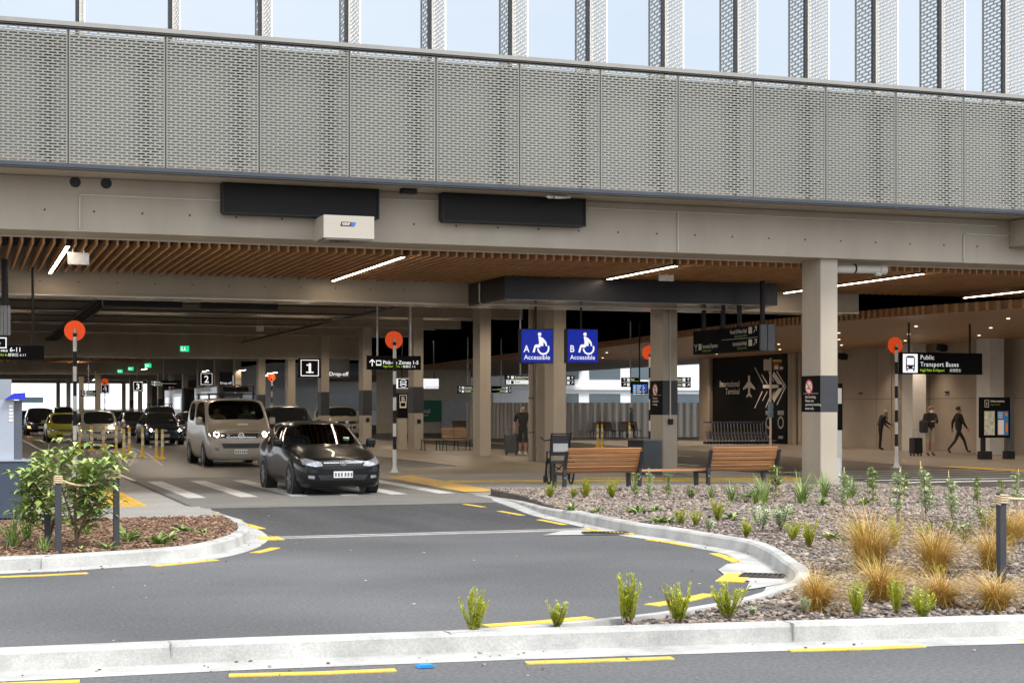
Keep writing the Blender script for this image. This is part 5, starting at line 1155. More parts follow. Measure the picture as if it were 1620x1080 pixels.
m_ = MB(); m_.prism([(xq,zt+.004),(xh,zt+.004),(xh,zh+.01),(xw,zh)], lambda a,b,q_: (a,q_,b), 23.5, 24.05); m_.build('hood', mat('hood_blue',(.012,.02,.42),.35,var=.05), ps)
xv, zv = PY(18,600,24.6); MB().box(-1.3, xv, 24.5, 24.9, zt, zv).build('rear_cabinet', mat('cabinet_grey',(.24,.26,.29),.4,var=.05), ps); g = MB(); xx_, zz_ = PY(15,655,23.594); [g.box(xx_-.005,xx_+.045,23.592,23.596,zz_+.10-.05*i,zz_+.13-.05*i) for i in range(5)]; g.build('lettering', textp, ps)
# road marker and grates
x, y = G(672,1055); rmk = MB(); rmk.prism([(-.055,.0),(.055,.0),(.04,.02),(-.04,.02)], lambda a,b,q_: (x+a,y+q_,b+.004), -.05, .05); tag(rmk.build('road_marker', mat('marker_blue',(.01,.22,.62),.25,var=.1)), 'small blue reflective road marker in the near lane', 'road marker')
def grate(px0_, py0, px1_, py1, d, label):
    a = Vector((*G(px0_,py0),0)); b = Vector((*G(px1_,py1),0)); u = (b-a).normalized(); v = Vector((-u.y,u.x,0)); Ln = (b-a).length
    t = thing('drain_grate', label, 'drain grate', a, 'iron grates in the gutter')
    m_ = MB(); m_.add([a+Vector((0,0,.014)),b+Vector((0,0,.014)),b+v*d+Vector((0,0,.014)),a+v*d+Vector((0,0,.014))],[(0,1,2,3)]); m_.build('pit', darkm, t)
    m_ = MB(); n = int(Ln/.05)
    for i in range(n+1): c = a+u*(i*Ln/n)+v*d/2; m_.cbox((c.x,c.y,.02),(.018,d,.012),rz=math.atan2(u.y,u.x))
    for q in (0,d): c = (a+b)/2+v*q; m_.cbox((c.x,c.y,.021),(Ln,.025,.014),rz=math.atan2(u.y,u.x))
    m_.build('bars', mat('cast_iron',(.06,.05,.045),.6,metal=.4,var=.2), t)
grate(1170,914,1236,916,.30,'curved iron grate in the pale gutter of the bed corner')
grate(925,846,995,845.5,.28,'iron grate at the end of the slot drain')
# ================================================================== people
skin = mat('skin',(.40,.22,.14),.5,var=.06); hairw = mat('hair_fair',(.45,.30,.14),.6,var=.2,scale=20); hairg = mat('hair_grey',(.30,.26,.22),.6,var=.2,scale=20)
clo_black = mat('cloth_black',(.010,.010,.011),.8,var=.2,scale=6); clo_beige = mat('cloth_beige',(.38,.32,.24),.8,var=.12,scale=6); clo_blue = mat('cloth_bluegrey',(.12,.15,.18),.8,var=.15,scale=6); clo_navy = mat('cloth_navy',(.015,.017,.025),.8,var=.2,scale=6)
shoe_w = mat('shoe_white',(.55,.54,.52),.5,var=.05); shoe_b = mat('shoe_black',(.012,.012,.012),.5,var=.05)
def person(label, loc, rz, J, mats_, H=1.75, group=None, hair=None, sleeves='short', legs='short', bulk=1.):
    """J: joint positions (metres, for a 1.75 m body; -y is the way the person faces)"""
    t = thing('person', label, 'person', loc, group, rz); s = H/1.75
    D = dict(pel=(0,0,.93), spi=(0,.0,1.12), che=(0,.0,1.34), nec=(0,.0,1.50), hea=(0,-.02,1.58), cro=(0,-.01,1.68), 
        hl=(.09,0,.90), kl=(.10,-.02,.50), al=(.10,.02,.09), tl=(.11,-.14,.04), hr=(-.09,0,.90), kr=(-.10,-.02,.50), ar=(-.10,.02,.09), tr=(-.11,-.14,.04),
        sl=(.19,0,1.42), el=(.24,.03,1.15), wl=(.25,-.05,.90), sr=(-.19,0,1.42), er=(-.24,.03,1.15), wr=(-.25,-.05,.90))
    D.update(J); D = {k: Vector(v)*s for k, v in D.items()}
    Rr = dict(pel=.135,spi=.125,che=.15,nec=.058,hea=.085,cro=.088,hl=.09,kl=.058,al=.04,tl=.036,hr=.09,kr=.058,ar=.04,tr=.036,sl=.066,el=.045,wl=.03,sr=.066,er=.045,wr=.03)
    for k_ in ('spi','che','sl','sr','el','er'): Rr[k_] *= bulk
    E = [('pel','spi','top'),('spi','che','top'),('che','nec','top'),('nec','hea','skin'),('hea','cro','skin'),('pel','hl','leg'),('hl','kl','leg'),('kl','al','shin'),('al','tl','shoe'),('pel','hr','leg'),('hr','kr','leg'),('kr','ar','shin'),('ar','tr','shoe'),
         ('che','sl','top'),('sl','el','top'),('el','wl','arm'),('che','sr','top'),('sr','er','top'),('er','wr','arm')]
    names = list(D); pts = [D[k] for k in names]; rad = [Rr[k]*s for k in names]; idx = {k: i for i, k in enumerate(names)}
    ed = [(idx[a], idx[b]) for a, b, _ in E]; reg = [(D[a], D[b], r_) for a, b, r_ in E]
    for sd in ('l','r'):                                 # palm, four fingers and a thumb
        w_ = D['w'+sd]; d = (w_-D['e'+sd]).normalized(); sidev = Vector((0,-1,0)) if abs(d.z) > .5 else Vector((1 if sd=='r' else -1,0,0)); sidev = (sidev-d*sidev.dot(d)).normalized(); nrm = d.cross(sidev)
        pts.append(w_+d*.07*s); rad.append(.03*s); pi = len(pts)-1; ed.append((idx['w'+sd], pi)); reg.append((w_, pts[pi], 'skin'))
        for f, (o, ln) in enumerate(((.028,.070),(.010,.080),(-.010,.074),(-.028,.058))):
            a = w_+d*.09*s+sidev*o*s; b = a+(d*.9+nrm*.25).normalized()*ln*.55*s; c = b+(d*.6+nrm*.7).normalized()*ln*.45*s
            i0 = len(pts); pts += [a,b,c]; rad += [.0105*s,.0095*s,.008*s]; ed += [(pi,i0),(i0,i0+1),(i0+1,i0+2)]; reg += [(a,b,'skin'),(b,c,'skin')]
        a = w_+d*.035*s+sidev*.035*s; b = a+(d*.6+sidev*.7).normalized()*.035*s; c = b+d*.028*s
        i0 = len(pts); pts += [a,b,c]; rad += [.013*s,.011*s,.009*s]; ed += [(pi,i0),(i0,i0+1),(i0+1,i0+2)]; reg += [(a,b,'skin'),(b,c,'skin')]
    i0 = len(pts); hd = D['hea']; pts.append(hd+Vector((0,-.115,.0))*s); rad.append(.016*s); ed.append((idx['hea'], i0)); reg.append((hd,pts[i0],'skin'))
    me = bpy.data.meshes.new('p'); me.from_pydata(pts, ed, []); o = bpy.data.objects.new('p', me); SC.collection.objects.link(o)
    md = o.modifiers.new('k', 'SKIN'); md.use_smooth_shade = True; o.modifiers.new('s', 'SUBSURF').render_levels = 2
    for i, v in enumerate(me.skin_vertices[0].data): v.radius = (rad[i], rad[i]); v.use_root = (i == 0)
    q = me.skin_vertices[0].data
    for k, f in (('pel',(1.2,.78)),('spi',(1.15,.72)),('che',(1.2,.72)),('hea',(.88,1.08)),('cro',(.85,1.0))): q[idx[k]].radius = (rad[idx[k]]*f[0], rad[idx[k]]*f[1])
    o.modifiers['s'].levels = 2
    dg = bpy.context.evaluated_depsgraph_get(); ev = o.evaluated_get(dg); em = ev.to_mesh()
    mb = MB(); mb.v = [tuple(v.co) for v in em.vertices]
    mi = dict(skin=0, top=1, arm=1 if sleeves == 'long' else 0, leg=2, shin=2 if legs == 'long' else 0, shoe=3)
    for p in em.polygons:
        c = p.center; best = None
        for a, b, r_ in reg:
            ab = b-a; u = max(0, min(1, (c-a).dot(ab)/max(1e-9, ab.length_squared))); dd = (c-(a+ab*u)).length
            if best is None or dd < best[0]: best = (dd, r_, u)
        k = mi[best[1]]
        if best[1] == 'shin' and legs == 'short' and best[2] < .12: k = 2
        if best[1] == 'shin' and best[2] > .9: k = 3
        mb.f.append(list(p.vertices)); mb.m.append(k); mb.sm.append(True)
    ev.to_mesh_clear(); bpy.data.objects.remove(o); bpy.data.meshes.remove(me)
    mb.build('body', [skin]+mats_, t, local=True)
    fc = MB()                                            # eyes, brows, mouth and ears
    hx = D['hea']; 
    for e in (-1,1):
        fc.cbox(hx+Vector((e*.032,-.098,.028))*s,(.022*s,.01*s,.009*s),1); fc.cbox(hx+Vector((e*.032,-.098,.044))*s,(.03*s,.01*s,.006*s),1); fc.cbox(hx+Vector((e*.084,.005,.012))*s,(.016*s,.035*s,.055*s),0,bev=.006)
    fc.cbox(hx+Vector((0,-.098,-.042))*s,(.045*s,.01*s,.008*s),2); fc.build('face', [skin, mat('eye_dark',(.03,.02,.015),.5,var=0), mat('lip',(.30,.12,.09),.5,var=0)], t, local=True)
    if hair:
        h = MB(); c = D['cro']+Vector((0,.012,-.02))*s; n1, n2 = 10, 16
        vs = [c+Vector((math.sin(a)*math.cos(b)*.088, math.sin(a)*math.sin(b)*.108, math.cos(a)*.092-(.03 if a > 1.4 and math.sin(b) > 0 else 0)))*s for a in [i*1.75/n1 for i in range(n1+1)] for b in [j*2*math.pi/n2 for j in range(n2)]]
        fs = [(i*n2+j, i*n2+(j+1)%n2, (i+1)*n2+(j+1)%n2, (i+1)*n2+j) for i in range(n1) for j in range(n2) if not (i >= 6 and math.sin((j+.5)*2*math.pi/n2) < -.3)]
        h.add(vs, fs, 0, True); h.build('hair', hair, t, local=True)
    return t
def suitcase(label, x, y, z0, w_, d_, h_, rz, m):
    t = thing('suitcase', label, 'suitcase', (x, y, z0), 'wheeled suitcases', rz)
    s = MB(); s.cbox((0,0,.08+h_/2),(w_,d_,h_),bev=.035)
    for i in range(5): s.cbox((-w_*.36+i*w_*.18,-d_/2-.002,.08+h_/2),(.02,.012,h_*.8))
    s.build('shell', m, t, local=True)
    s = MB(); s.tube([(-w_*.28,.02,h_+.08),(-w_*.28,.02,h_+.36),(w_*.28,.02,h_+.36),(w_*.28,.02,h_+.08)],.011,6); s.build('handle', galv, t, local=True)
    for a in (-1,1):
        for b in (-1,1): MB().cyl((a*w_*.38-.012,b*d_*.32,.04),(a*w_*.38+.012,b*d_*.32,.04),.04,n=10).build('wheel', tyrem, t, local=True)
    return t
x, y = 18.86, 53.0
person('bald man in black polo and shorts walking with a grey suitcase', (x, y, .012), R(-12), dict(kl=(.09,-.10,.50),al=(.08,-.02,.10),tl=(.09,-.18,.05),kr=(-.09,.0,.50),ar=(-.09,.16,.12),tr=(-.10,.02,.04),er=(-.28,.06,1.16),wr=(-.30,-.06,.95),el=(.27,.05,1.14),wl=(.26,-.10,.92)), [clo_black, clo_black, shoe_w], 1.80, bulk=1.15)
suitcase('dark grey suitcase pulled by the bald man', *G(809,720), .012, .46, .28, .68, R(-10), mat('case_grey',(.045,.048,.05),.45,var=.1))
x, y = 34.6, 54.7
w_ = person('fair haired person in black leaning with one arm out by the concrete wall', (x, y, .014), R(70), dict(spi=(0,-.03,1.10),che=(0,-.10,1.30),nec=(0,-.17,1.44),hea=(0,-.22,1.51),cro=(0,-.22,1.61),sl=(.17,-.10,1.37),sr=(-.17,-.10,1.37),el=(.2,-.28,1.18),wl=(.2,-.48,1.06),er=(-.2,-.12,1.12),wr=(-.18,-.26,.98),kl=(.06,-.02,.5),al=(.05,.0,.09),tl=(.05,-.15,.04),kr=(-.06,.02,.5),ar=(-.05,.06,.09),tr=(-.05,-.1,.04)), [clo_black, clo_black, shoe_b], 1.66, hair=hairw, sleeves='long', legs='long', bulk=1.1)
bpk = thing('backpack', 'black backpack worn by the fair haired person', 'bag', (x+.16, y+.06, 1.0), rz=R(70)); s_ = MB(); s_.cbox((0,.06,.18),(.32,.22,.48),bev=.07,rx=R(14)); s_.build('bag', clo_navy, bpk, local=True)
s_ = MB(); s_.tube([(-.1,-.03,.38),(-.12,-.16,.34),(-.12,-.10,.1)],.016,6); s_.tube([(.1,-.03,.38),(.12,-.16,.34),(.12,-.10,.1)],.016,6); s_.build('strap', clo_black, bpk, local=True)
x, y = 31.85, 47.2
mm_ = person('masked man in beige shorts looking at a phone beside a black suitcase', (x, y, .014), R(-8), dict(hea=(0,-.05,1.57),cro=(0,-.06,1.67),el=(.25,-.02,1.16),wl=(.08,-.24,1.22),er=(-.25,-.02,1.16),wr=(-.06,-.24,1.20),kl=(.09,-.02,.5),al=(.09,.02,.09),kr=(-.09,.0,.5),ar=(-.09,.03,.09)), [clo_black, clo_beige, shoe_b], 1.76, hair=hairg, sleeves='long', bulk=1.18)
s_ = MB(); s_.cbox((0,-.135,1.55),(.12,.05,.075),bev=.018); s_.build('face_mask', white, mm_, local=True)
ph = MB(); ph.cbox((x+.0,y-.34,1.25+.05),(.07,.02,.14),rx=R(-35),bev=.004); tag(ph.build('phone', black), 'dark phone held up by the masked man', 'phone')
fb_ = thing('backpack', 'black shoulder bag carried at the side of the masked man', 'bag', (x-.30, y-.05, .85)); s_ = MB(); s_.cbox((0,0,.2),(.22,.30,.44),bev=.06); s_.build('bag', clo_navy, fb_, local=True); s_ = MB(); s_.tube([(0,-.1,.4),(.1,-.06,.6),(.12,.06,.6),(0,.1,.4)],.014,6); s_.build('strap', clo_black, fb_, local=True)
suitcase('black suitcase standing beside the masked man', *G(1449,721.5), .014, .42, .26, .56, R(5), mat('case_black',(.012,.012,.013),.4,var=.1))
x, y = 34.2, 48.9
person('dark figure in a long coat striding past the wall toward the kiosk', (x, y, .014), R(75), dict(kl=(.08,-.24,.52),al=(.08,-.36,.12),tl=(.08,-.50,.09),kr=(-.08,.14,.50),ar=(-.08,.42,.18),tr=(-.08,.32,.05),el=(.23,.14,1.17),wl=(.22,.16,.92),er=(-.23,-.10,1.16),wr=(-.22,-.24,.95)), [clo_black, clo_black, shoe_b], 1.74, hair=shoe_b, sleeves='long', legs='long', bulk=1.25)
x, y = PY(999,690,80)[0], 80
person('person in blue grey jacket walking by the far benches', (x, y, .012), R(60), dict(kl=(.08,-.14,.5),al=(.08,-.12,.1),tl=(.08,-.27,.06),kr=(-.08,.06,.5),ar=(-.08,.24,.14),tr=(-.08,.12,.05)), [clo_blue, clo_navy, shoe_b], 1.70, hair=hairw, sleeves='long', legs='long', bulk=1.2)
x, y = PY(207,660,92)[0], 92
person('small dark figure standing among the cars left of the navy estate', (x, y, .01), R(20), {}, [clo_black, clo_black, shoe_b], 1.75, hair=shoe_b, sleeves='long', legs='long')

SEAT = dict(pel=(0,0,.93),spi=(0,.03,1.12),che=(0,.06,1.34),nec=(0,.07,1.48),hea=(0,.05,1.57),cro=(0,.06,1.67),hl=(.09,-.05,.92),kl=(.13,-.44,.98),al=(.13,-.62,.60),tl=(.13,-.74,.56),hr=(-.09,-.05,.92),kr=(-.13,-.44,.98),ar=(-.13,-.62,.60),tr=(-.13,-.74,.56),sl=(.19,.05,1.41),sr=(-.19,.05,1.41),el=(.24,-.12,1.18),wl=(.14,-.34,1.20),er=(-.24,-.12,1.18),wr=(-.14,-.34,1.20))
def sitter(label, x, y, seat_z, top, hairm): person(label, (x, y, seat_z+.10-.93), 0, SEAT, [top, clo_navy, shoe_b], 1.75, hair=hairm, sleeves='long', legs='long', group='people sitting in the front vehicles')
sitter('driver in a dark top at the wheel of the black estate car', 7.0-.38, 30.1+2.52, .50, clo_blue, hairg)
sitter('front passenger in a dark top inside the black estate car', 7.0+.38, 30.1+2.52, .50, clo_black, shoe_b)
sitter('driver in a pale collar at the wheel of the silver van', 7.62-.43, 45.7+1.72, .86, clo_beige, shoe_b)
sitter('front passenger in blue grey inside the silver van', 7.62+.43, 45.7+1.72, .86, clo_blue, hairg)
# ================================================================== planting beds
def inside(poly, x, y):
    c = False; j = len(poly)-1
    for i in range(len(poly)):
        a, b = poly[i], poly[j]
        if (a[1] > y) != (b[1] > y) and x < (b[0]-a[0])*(y-a[1])/(b[1]-a[1])+a[0]: c = not c
        j = i
    return c
rk = [p for p in offset(RK, .15) if p.y < 29.0 and p.x > 4.6]
fk = [p for p in offset(FK, .16)]
fkp = [Vector((4.4, 10.56))]+[p for p in fk if p.x > 4.6]
BED = [(p.x,p.y) for p in rk]+[(p.x,p.y) for p in fkp]+[(24,14),(24,21.3)]+[(a,b-.02) for a,b in BACK[:7][::-1]]
lk = [p for p in offset(LK, .15) if p.y < 23.15]
LBED = [(p.x,p.y) for p in lk]+[(3.6,23.18),(-9,23.18)]
def bedsheet(name, poly, z, m):
    from mathutils.geometry import delaunay_2d_cdt
    n = len(poly); r = delaunay_2d_cdt([Vector(p) for p in poly], [(i,(i+1)%n) for i in range(n)], [list(range(n))], 1, 1e-5)
    mb = MB(); fs = []
    for f in r[2]:
        c = sum((r[0][i] for i in f), Vector((0,0)))/len(f)
        if inside(poly, c.x, c.y): fs.append(list(f))
    mb.add([(p.x,p.y,z) for p in r[0]], fs)
    mb.add([(x,y,z) for x,y in poly]+[(x,y,0) for x,y in poly], [(i,(i+1)%n,(i+1)%n+n,i+n) for i in range(n)])
    return tag(mb.build(name, m), kind='structure')
bedsheet('bed_soil', BED, .115, mat('soil_grey',(.085,.068,.056),.9,var=.3,scale=3,fine=.3,bump=.8,bscale=30))
bedsheet('planter_soil', LBED, .118, mat('soil_brown',(.10,.045,.02),.9,var=.3,scale=4,fine=.3,bump=.8,bscale=30))
rg = random.Random(3)
sm_ = [mat('stone_%d' % i, c, .8, var=.25, scale=12, fine=.2) for i, c in enumerate([(.23,.178,.14),(.17,.138,.118),(.28,.203,.15),(.11,.09,.078),(.33,.275,.225)])]
ico = bmesh.new(); bmesh.ops.create_icosphere(ico, subdivisions=1, radius=1); IV = [v.co.copy() for v in ico.verts]; IF = [[v.index for v in f.verts] for f in ico.faces]; ico.free()
mb = MB(); cnt = 0; tries = 0
while cnt < 30000 and tries < 150000:
    tries += 1
    u = rg.random(); y = 8.6+20.6*u**1.2; x = rg.uniform(4.2, 21.5)
    if not inside(BED, x, y): continue
    if x/y > .80: continue
    s = rg.uniform(.012,.025)*(1.0 if y < 20 else 1.35)*(1.6 if rg.random() < .05 else 1); M = Matrix.Rotation(rg.uniform(0,6.28),3,'Z') @ Matrix.Rotation(rg.uniform(-.5,.5),3,'X'); q = (s*rg.uniform(.8,1.5), s*rg.uniform(.7,1.1), s*rg.uniform(.45,.8))
    z = .118+s*rg.uniform(.1,.7)
    o_ = len(mb.v); 
    for v in IV:
        p = M @ Vector((v.x*q[0]*rg.uniform(.8,1.15), v.y*q[1]*rg.uniform(.8,1.15), v.z*q[2])); mb.v.append((x+p.x, y+p.y, z+p.z))
    m_ = rg.choice((0,0,1,1,2,3,4))
    for f in IF: mb.f.append([i+o_ for i in f]); mb.m.append(m_); mb.sm.append(False)
    cnt += 1
tag(mb.build('gravel', sm_), kind='stuff')
bk = [mat('bark_%d' % i, c, .85, var=.2, scale=9) for i, c in enumerate([(.22,.125,.072),(.155,.086,.05),(.31,.205,.13),(.09,.054,.036)])]
mb = MB(); cnt = 0
while cnt < 8000:
    x = rg.uniform(-1.0, 3.7); y = rg.uniform(16.4, 23.2)
    if not inside(LBED, x, y): continue
    mb.cbox((x,y,.125+rg.uniform(0,.03)), (rg.uniform(.03,.09),rg.uniform(.012,.03),rg.uniform(.004,.012)), rg.choice((0,0,1,1,2,3)), rz=rg.uniform(0,6.28), rx=rg.uniform(-.5,.5), ry=rg.uniform(-.4,.4)); cnt += 1
tag(mb.build('bark_mulch', bk), kind='stuff')
# a little grit on the tarmac by the kerbs
mb = MB()
for i in range(260):
    pl = rg.choice((RK, LK, FK)); p = pl[rg.randrange(len(pl))]; x = p.x+rg.gauss(0,.5); y = p.y-abs(rg.gauss(0,.4)); 
    if inside(BED, x, y) or inside(LBED, x, y): continue
    s = rg.uniform(.004,.012); mb.cbox((x,y,.008+s*.4),(s*2,s*1.4,s),rg.choice((0,1)),rz=rg.uniform(0,3))
for i in range(24):
    x = rg.uniform(0.5,8); y = rg.uniform(8.5,20.5)
    if inside(BED, x, y) or inside(LBED, x, y) or abs(y-11.0) < .7: continue
    mb.cbox((x,y,.004),(rg.uniform(.012,.035),rg.uniform(.008,.018),.004),2,rz=rg.uniform(0,3))
tag(mb.build('road_grit', [sm_[4], bk[1], worn_white]), kind='stuff')
# ---- foliage
def leafmat(n, c, v=.3): 
    m = mat(n, c, .5, var=v, scale=7, spec=.35); b = m.node_tree.nodes['Principled BSDF']; b.inputs['Subsurface Weight'].default_value = 0; return m
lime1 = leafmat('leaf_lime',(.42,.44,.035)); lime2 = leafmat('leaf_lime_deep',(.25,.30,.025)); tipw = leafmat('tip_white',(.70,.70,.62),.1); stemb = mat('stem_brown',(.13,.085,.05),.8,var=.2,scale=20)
gold1 = leafmat('grass_gold',(.50,.29,.05)); gold2 = leafmat('grass_olive',(.30,.24,.035)); gold3 = leafmat('grass_straw',(.60,.40,.17))
grn1 = leafmat('leaf_green',(.15,.235,.05)); grn2 = leafmat('leaf_green_pale',(.33,.40,.14)); grn3 = leafmat('leaf_dark',(.04,.085,.022)); silv = leafmat('leaf_silver',(.44,.50,.31)); flx = leafmat('flax_green',(.15,.23,.06)); flx2 = leafmat('flax_lime',(.27,.33,.06)); stake = mat('stake_wood',(.50,.37,.21),.7,var=.15,scale=9)
def leaf(mb, p, d, up, ln, wd, m, droop=.25, fold=.25):
    d = d.normalized(); s = d.cross(up); s = s.normalized() if s.length > .01 else d.orthogonal().normalized(); n = s.cross(d)
    a = p; b = p+d*ln*.45; c = p+d*ln-n*ln*droop
    l = b+s*wd/2+n*wd*fold; r_ = b-s*wd/2+n*wd*fold; l2 = p+d*ln*.78+s*wd*.3-n*ln*droop*.5+n*wd*fold*.7; r2 = p+d*ln*.78-s*wd*.3-n*ln*droop*.5+n*wd*fold*.7; md = p+d*ln*.78-n*ln*droop*.5
    mb.add([a,l,l2,c,r2,r_,b,md],[(0,6,1),(6,7,2,1),(7,3,2),(0,5,6),(6,5,4,7),(7,4,3)],m,False)
def blade(mb, p, az, ln, wd, lean, m, seg=4, curl=1.0):
    d = Vector((math.cos(az),math.sin(az),0)); s = Vector((-d.y,d.x,0)); L_ = []; t = lean; q = Vector(p)
    for i in range(seg+1):
        w_ = wd*(1-i/seg)**.7*(.75 if i == 0 else 1)+.0006; L_ += [q+s*w_/2, q-s*w_/2]
        t2 = min(2.6, t+curl*i/seg); q = q+(d*math.sin(t2)+Vector((0,0,1))*math.cos(t2))*ln/seg
    mb.add(L_,[(2*i,2*i+1,2*i+3,2*i+2) for i in range(seg)],m,True)
def heath(seed, tips=False, tall=1.):
    r = random.Random(seed); st = MB(); fo = MB(); n = r.randint(20,26)
    for i in range(n):
        az = r.uniform(0,6.28); ln = r.uniform(.55,1.0); spread = r.uniform(.05,.55)/tall; p = Vector((r.gauss(0,.04),r.gauss(0,.04),0)); pts = [p]; d = Vector((math.cos(az)*spread,math.sin(az)*spread,1)).normalized()
        for k in range(7): d = (d+Vector((r.gauss(0,.07),r.gauss(0,.07),.05))).normalized(); pts.append(pts[-1]+d*ln/7)
        st.tube(pts,[.008*(1-.1*k) for k in range(8)],4)
        for k in range(90):
            u = .15+.85*k/90; f = u*7; i0 = min(6,int(f)); q = pts[i0].lerp(pts[i0+1], f-i0); dd = (pts[i0+1]-pts[i0]).normalized(); a = r.uniform(0,6.28); o_ = dd.orthogonal().normalized(); sd = o_*math.cos(a)+dd.cross(o_)*math.sin(a)
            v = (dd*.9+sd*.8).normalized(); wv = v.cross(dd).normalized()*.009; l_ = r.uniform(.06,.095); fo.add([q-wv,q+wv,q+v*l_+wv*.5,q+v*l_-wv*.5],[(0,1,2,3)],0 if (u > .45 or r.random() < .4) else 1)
        if tips and r.random() < .55:
            for k in range(7): a = Vector((r.gauss(0,.02),r.gauss(0,.02),r.gauss(0.01,.015))); c = pts[-1]+a; fo.add([c+Vector((.012,0,0)),c+Vector((0,.012,.006)),c-Vector((.012,0,0)),c-Vector((0,.012,-.006))],[(0,1,2,3)],2); 
    return [('foliage',fo,[lime1,lime2,tipw]),('stem',st,[stemb])]
def tussock(seed):
    r = random.Random(seed); fo = MB()
    for i in range(1200):
        az = r.uniform(0,6.28); az = az-.45*math.sin(az); blade(fo,(r.gauss(0,.07),r.gauss(0,.07),0),az,r.uniform(.7,1.4),.0085,abs(r.gauss(.35,.3))+.25*max(0,math.cos(az)),r.choice((0,0,1,2)),4,r.uniform(.6,2.0))
    return [('foliage',fo,[gold1,gold2,gold3])]
def rosette(seed):
    r = random.Random(seed); fo = MB()
    for i in range(26):
        az = r.uniform(0,6.28); e = r.uniform(.15,1.1); d = Vector((math.cos(az)*math.cos(e),math.sin(az)*math.cos(e),math.sin(e))); leaf(fo,Vector((0,0,.02))+d*.06,d,Vector((0,0,1)),r.uniform(.5,.95),r.uniform(.14,.22),r.choice((0,0,1)),.2)
    return [('foliage',fo,[grn1,grn2])]
def flax(seed):
    r = random.Random(seed); fo = MB()
    for i in range(34): blade(fo,(r.gauss(0,.05),r.gauss(0,.05),0),r.uniform(0,6.28),r.uniform(.7,1.2),.055,abs(r.gauss(.25,.22)),r.choice((0,0,1)),5,r.uniform(.2,1.1))
    return [('foliage',fo,[flx,flx2])]
def sapling(seed, m=(0,1,1)):
    r = random.Random(seed); st = MB(); fo = MB(); sk = MB()
    pts = [Vector((r.gauss(0,.02),r.gauss(0,.02),i/6)) for i in range(7)]; st.tube(pts,[.014-.0017*i for i in range(7)],5)
    for i in range(34):
        u = r.uniform(.12,1); q = pts[0].lerp(pts[-1],u); az = r.uniform(0,6.28); ln = r.uniform(.12,.30)*(1.15-.6*u); d = Vector((math.cos(az),math.sin(az),r.uniform(.4,1.2))).normalized(); e = q+d*ln; st.tube([q,e],[.005,.003],3)
        for k in range(9):
            w_ = q.lerp(e,.25+.75*k/8); a = r.uniform(0,6.28); v = (d*.5+Vector((math.cos(a),math.sin(a),r.uniform(-.2,.7)))).normalized(); leaf(fo,w_,v,Vector((0,0,1)),r.uniform(.08,.13),r.uniform(.04,.06),r.choice(m),.1)
    sk.cyl((.05,.03,0),(.05+r.gauss(0,.03),.03,r.uniform(.95,1.25)),.013,n=6)
    return [('foliage',fo,[grn1,grn2,silv]),('stem',st,[stemb]),('stake',sk,[stake])]
def spurge(seed):
    r = random.Random(seed); fo = MB(); st = MB()
    for i in range(9):
        az = r.uniform(0,6.28); d = Vector((math.cos(az)*r.uniform(.1,.6),math.sin(az)*r.uniform(.1,.6),1)).normalized(); ln = r.uniform(.6,1); e = d*ln; st.tube([Vector((0,0,0)),e*.5,e],.012,4)
        for k in range(46):
            q = e*(.3+.7*k/46); a = k*2.4; o_ = d.orthogonal().normalized(); v = (o_*math.cos(a)+d.cross(o_)*math.sin(a)+d*.4).normalized(); leaf(fo,q,v,d,r.uniform(.14,.22)*(1 if k < 40 else .7),.045,0 if r.random() < .85 else 1,.1,.1)
    return [('foliage',fo,[silv,grn2]),('stem',st,[stemb])]
def leafy(seed):
    r = random.Random(seed); fo = MB(); st = MB()
    for i in range(8):
        az = r.uniform(0,6.28); d = Vector((math.cos(az)*r.uniform(.2,.8),math.sin(az)*r.uniform(.2,.8),1)).normalized(); e = d*r.uniform(.6,1); st.tube([Vector((0,0,0)),e],.01,4)
        for k in range(16): a = r.uniform(0,6.28); v = Vector((math.cos(a),math.sin(a),r.uniform(-.1,.8))); leaf(fo,e*r.uniform(.3,1),v,Vector((0,0,1)),r.uniform(.14,.22),r.uniform(.07,.11),r.choice((0,0,1)),.15)
    return [('foliage',fo,[grn1,grn2]),('stem',st,[stemb])]
GEN = dict(heath=lambda s: heath(s), heathw=lambda s: heath(s, True), tall=lambda s: heath(s, False, 2.0), tussock=tussock, rosette=rosette, flax=flax, sapling=sapling, silver=lambda s: sapling(s,(2,2,1)), spurge=spurge, leafy=leafy)
NM = dict(heath='heath_bush', heathw='heath_bush', tall='heath_bush', tussock='golden_tussock', rosette='low_herb', flax='flax_plant', sapling='staked_sapling', silver='staked_sapling', spurge='silver_spurge', leafy='leafy_seedling')
GR = dict(heath_bush='feathery lime heath bushes', golden_tussock='golden tussock grasses in the gravel', low_herb='low green herbs in the beds', flax_plant='strappy green plants', staked_sapling='staked saplings along the back of the bed', silver_spurge='silver leaved spurges', leafy_seedling='leafy seedlings in the gravel')
PROTO = {}
SCL = dict(heath=1.12,heathw=1.12,tall=1.05,tussock=1.45,rosette=1.4,flax=1.05,sapling=1.15,silver=1.15,spurge=1.15,leafy=1.15)
def plant(kind, px_, py_, hpx, label, wide=1., z=.12):
    x, y = G(px_, py_, z); Zc = (z-HC)*F/(HY-py_); h = hpx*Zc/F*SCL[kind]; v = rg.randrange(3); key = (kind, v)
    if key not in PROTO:
        t = thing(NM[kind], label, 'plant', (x,y,z), GR[NM[kind]])
        for nm, m_, mt in GEN[kind](v*13+hash(kind) % 7 if False else v*13+len(kind)): m_.build(nm, mt, t, local=True)
        PROTO[key] = t
    else: t = dup(PROTO[key], loc=(x,y,z), label=label)
    t.rotation_euler = (0,0,rg.uniform(-.5,.5) if kind == 'tussock' else rg.uniform(0,6.28)); t.scale = (h*wide,h*wide,h); return t
